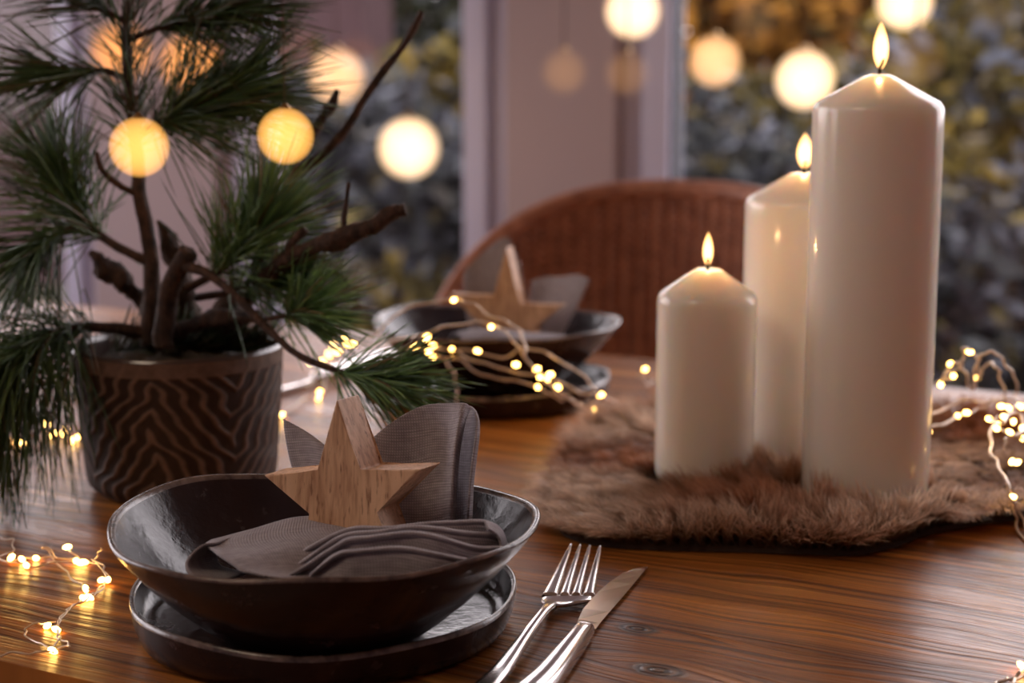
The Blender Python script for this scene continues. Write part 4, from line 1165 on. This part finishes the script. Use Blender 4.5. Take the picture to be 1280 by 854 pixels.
bokeh_globe(705, 90, 56, 'amber', 'faint amber stand-in globe for a ghost reflection, hanging in front of the wall pier', None, 2.36)  # this globe and the next replace reflections in the glass
bokeh_globe(784, 92, 56, 'amber', 'faint amber stand-in globe for a ghost reflection, at the window edge beside the wall pier', None, 2.36)
bokeh_globe(1145, 72, 76, 'dim', 'faint brown stand-in globe for a bokeh disc, below the white one beside the flame of the tallest candle', None, 2.36)
# ================================================================== GARDEN
t = NT('garden_ground'); co = t.coords()
g1 = t.noise(co, 1.3, 4, 0.6); g2 = t.noise(co, 9, 4, 0.7)
cl = t.ramp(g1, [(0.36, (0.012, 0.014, 0.007)), (0.48, (0.024, 0.026, 0.010)), (0.56, (0.050, 0.034, 0.012)), (0.66, (0.045, 0.048, 0.056))])
cl = t.mix(0.6, cl, t.ramp(g2, [(0.3, (0.4, 0.4, 0.4)), (0.7, (1.5, 1.5, 1.5))]), 'MULTIPLY')
t.set(color=cl, rough=0.9); M['ground'] = t.m
b = bmesh.new(); box_bm(b, Vector((60, 0, 0)), Vector((0, 60, 0)), Vector((0, 0, 0.1)), Vector((-30, -12, -0.25)))
tag(bm_part('garden_ground', b, M['ground']), kind='structure')
LEAF = {}
def leafmat(name, stops):
    t_ = NT(name); g_ = t_.n('ShaderNodeNewGeometry')
    t_.set(color=t_.ramp(g_.outputs['Random Per Island'], stops), rough=0.9, spec=0.1); LEAF[name] = t_.m
leafmat('leaf_dark', [(0.0, (0.010, 0.012, 0.006)), (0.45, (0.020, 0.024, 0.010)), (0.75, (0.034, 0.036, 0.014)), (0.92, (0.07, 0.075, 0.085))])  # last stop is bluish sky reflection put into the leaf colour
leafmat('leaf_olive', [(0.0, (0.028, 0.024, 0.010)), (0.4, (0.080, 0.062, 0.016)), (0.7, (0.14, 0.095, 0.018)), (0.9, (0.10, 0.11, 0.14))])  # bluish last stop paints sky gloss onto the olive leaves
leafmat('leaf_autumn', [(0.0, (0.08, 0.032, 0.007)), (0.4, (0.19, 0.080, 0.012)), (0.75, (0.28, 0.13, 0.022)), (0.95, (0.06, 0.05, 0.02))])
leafmat('leaf_grey_sheen', [(0.0, (0.028, 0.030, 0.028)), (0.4, (0.055, 0.060, 0.062)), (0.8, (0.115, 0.12, 0.145)), (0.95, (0.10, 0.08, 0.03))])  # pale bluish tones imitate glossy sky reflections on the leaves
def shrub(name, px, Y, z0, width, height, depth_, leaf, count, lsize, label, cat, trunk_=0.0, seed=0):
    r_ = np.random.default_rng(seed)
    c = W(px, 65, Y); base = Vector((c.x, Y, -0.15))
    th_ = thing(name, base, label, cat, 'garden plants outside the windows')
    v_ = r_.normal(0, 1, (count, 3)); v_ /= np.linalg.norm(v_, axis=1)[:, None]
    rad = r_.uniform(0.35, 1.0, count) ** 0.6
    lump = 1 + 0.22 * np.sin(v_[:, 0] * 7 + seed) * np.sin(v_[:, 2] * 6 + seed * 2) * np.sin(v_[:, 1] * 5)
    ctr_ = np.array([c.x, Y, -0.15 + trunk_ + (height - trunk_) / 2])
    pos = ctr_ + v_ * (rad * lump)[:, None] * np.array([width / 2, depth_ / 2, (height - trunk_) / 2 * 1.05])
    pos[:, 2] = np.maximum(pos[:, 2], -0.12)
    a = r_.normal(0, 1, (count, 3)); a /= np.linalg.norm(a, axis=1)[:, None]
    b_ = np.cross(a, r_.normal(0, 1, (count, 3))); b_ /= np.linalg.norm(b_, axis=1)[:, None]
    n_ = np.cross(a, b_)
    ls = lsize * r_.uniform(0.6, 1.3, count)[:, None]
    vv = np.stack([pos - a * ls, pos + b_ * ls * 0.45 + n_ * ls * 0.12, pos + a * ls, pos - b_ * ls * 0.45 + n_ * ls * 0.12], 1)
    fa = (np.array([[0, 1, 2, 3]])[None] + (np.arange(count) * 4)[:, None, None]).reshape(-1, 4)
    tag(part('foliage', vv.reshape(-1, 3), fa, LEAF[leaf], th_, False), kind='stuff')
    for k in range(5 if not trunk_ else 1):
        a_ = k * 1.3 + seed
        e = Vector((math.cos(a_), math.sin(a_), 0)) * (0.12 * width if not trunk_ else 0.05)
        pts = [base + e * 0.2, base + e + Vector((0, 0, max(trunk_, height * 0.3))), base + e * 2 + Vector((0, 0, (trunk_ + height) / 2))]
        v2, f2 = tube_geo(crom([tuple(p) for p in pts], 5), [0.05 if trunk_ else 0.02] * 6 + [0.03 if trunk_ else 0.012] * 5, 7)
        part('stem', v2, f2, M['bark'], th_)
shrub('shrub', 395, 6.1, 0, 1.3, 1.12, 0.9, 'leaf_grey_sheen', 4600, 0.06, 'grey-green shrub with sky sheen in its colour, outside behind the forked bare branch', 'shrub', seed=1)
shrub('shrub', 545, 6.95, 0, 1.2, 1.2, 0.7, 'leaf_olive', 4600, 0.06, 'olive green shrub outside behind the white glowing stand-in globe', 'shrub', seed=2)
shrub('shrub', 450, 4.95, 0, 1.2, 0.55, 0.7, 'leaf_olive', 2800, 0.05, 'low olive green bush outside below the dead branch', 'shrub', seed=3)
shrub('shrub', 850, 5.7, 0, 1.3, 1.0, 0.7, 'leaf_grey_sheen', 6500, 0.045, 'grey-green shrub with sky sheen in its colour, outside above the wicker chair', 'shrub', seed=4)
shrub('shrub', 1025, 6.8, 0, 1.4, 1.12, 0.9, 'leaf_olive', 5600, 0.065, 'olive shrub outside behind the middle-height candle', 'shrub', seed=5)
shrub('shrub', 1215, 4.75, 0, 1.1, 0.78, 0.7, 'leaf_grey_sheen', 5200, 0.042, 'low grey-green shrub with sky sheen in its colour, outside beside the tallest candle', 'shrub', seed=6)
shrub('shrub', 1270, 7.9, 0, 1.9, 1.5, 1.0, 'leaf_olive', 6500, 0.07, 'tall olive shrub outside behind the low grey-green one', 'shrub', seed=7)
shrub('autumn_tree', 900, 9.4, 0, 1.9, 2.3, 1.6, 'leaf_autumn', 4600, 0.085, 'orange-leaved autumn tree outside above the shortest candle', 'tree', 0.75, 8)
shrub('autumn_tree', 1200, 11.0, 0, 2.0, 2.4, 1.6, 'leaf_autumn', 3600, 0.085, 'orange-leaved autumn tree outside beside the flame of the tallest candle', 'tree', 0.85, 9)
shrub('hedge', 430, 13.5, 0, 5.0, 2.0, 1.2, 'leaf_dark', 9000, 0.10, 'dark hedge outside behind the long bare twig', 'hedge', seed=10)
shrub('hedge', 1200, 14.9, 0, 6.2, 2.0, 1.2, 'leaf_dark', 10000, 0.10, 'dark hedge outside behind the autumn trees', 'hedge', seed=11)
# brick garden wall at the left
t = NT('garden_brick'); t.set(color=t.ramp(t.noise(t.coords(), 2.5, 4), [(0.3, (0.026, 0.009, 0.010)), (0.7, (0.044, 0.017, 0.020))]), rough=0.9); M['brick'] = t.m
hb = W(-60, 65, 9.0); hs, hn = hb.dot(A_), hb.dot(N_)
ho = thing('garden_wall', SN(hs, hn, -0.15), 'reddish brown garden wall outside beyond the pine', 'wall')
b = bmesh.new(); sn_box(b, hs - 3.5, hs + 2.6, hn, hn + 0.24, -0.15, 1.62); bm_part('brickwork', b, M['brick'], ho)
b = bmesh.new(); sn_box(b, hs - 3.53, hs + 2.63, hn - 0.03, hn + 0.27, 1.62, 1.69, 0.01); bm_part('coping', b, plain('coping_stone', (0.03, 0.022, 0.025, 1), 0.8), ho)
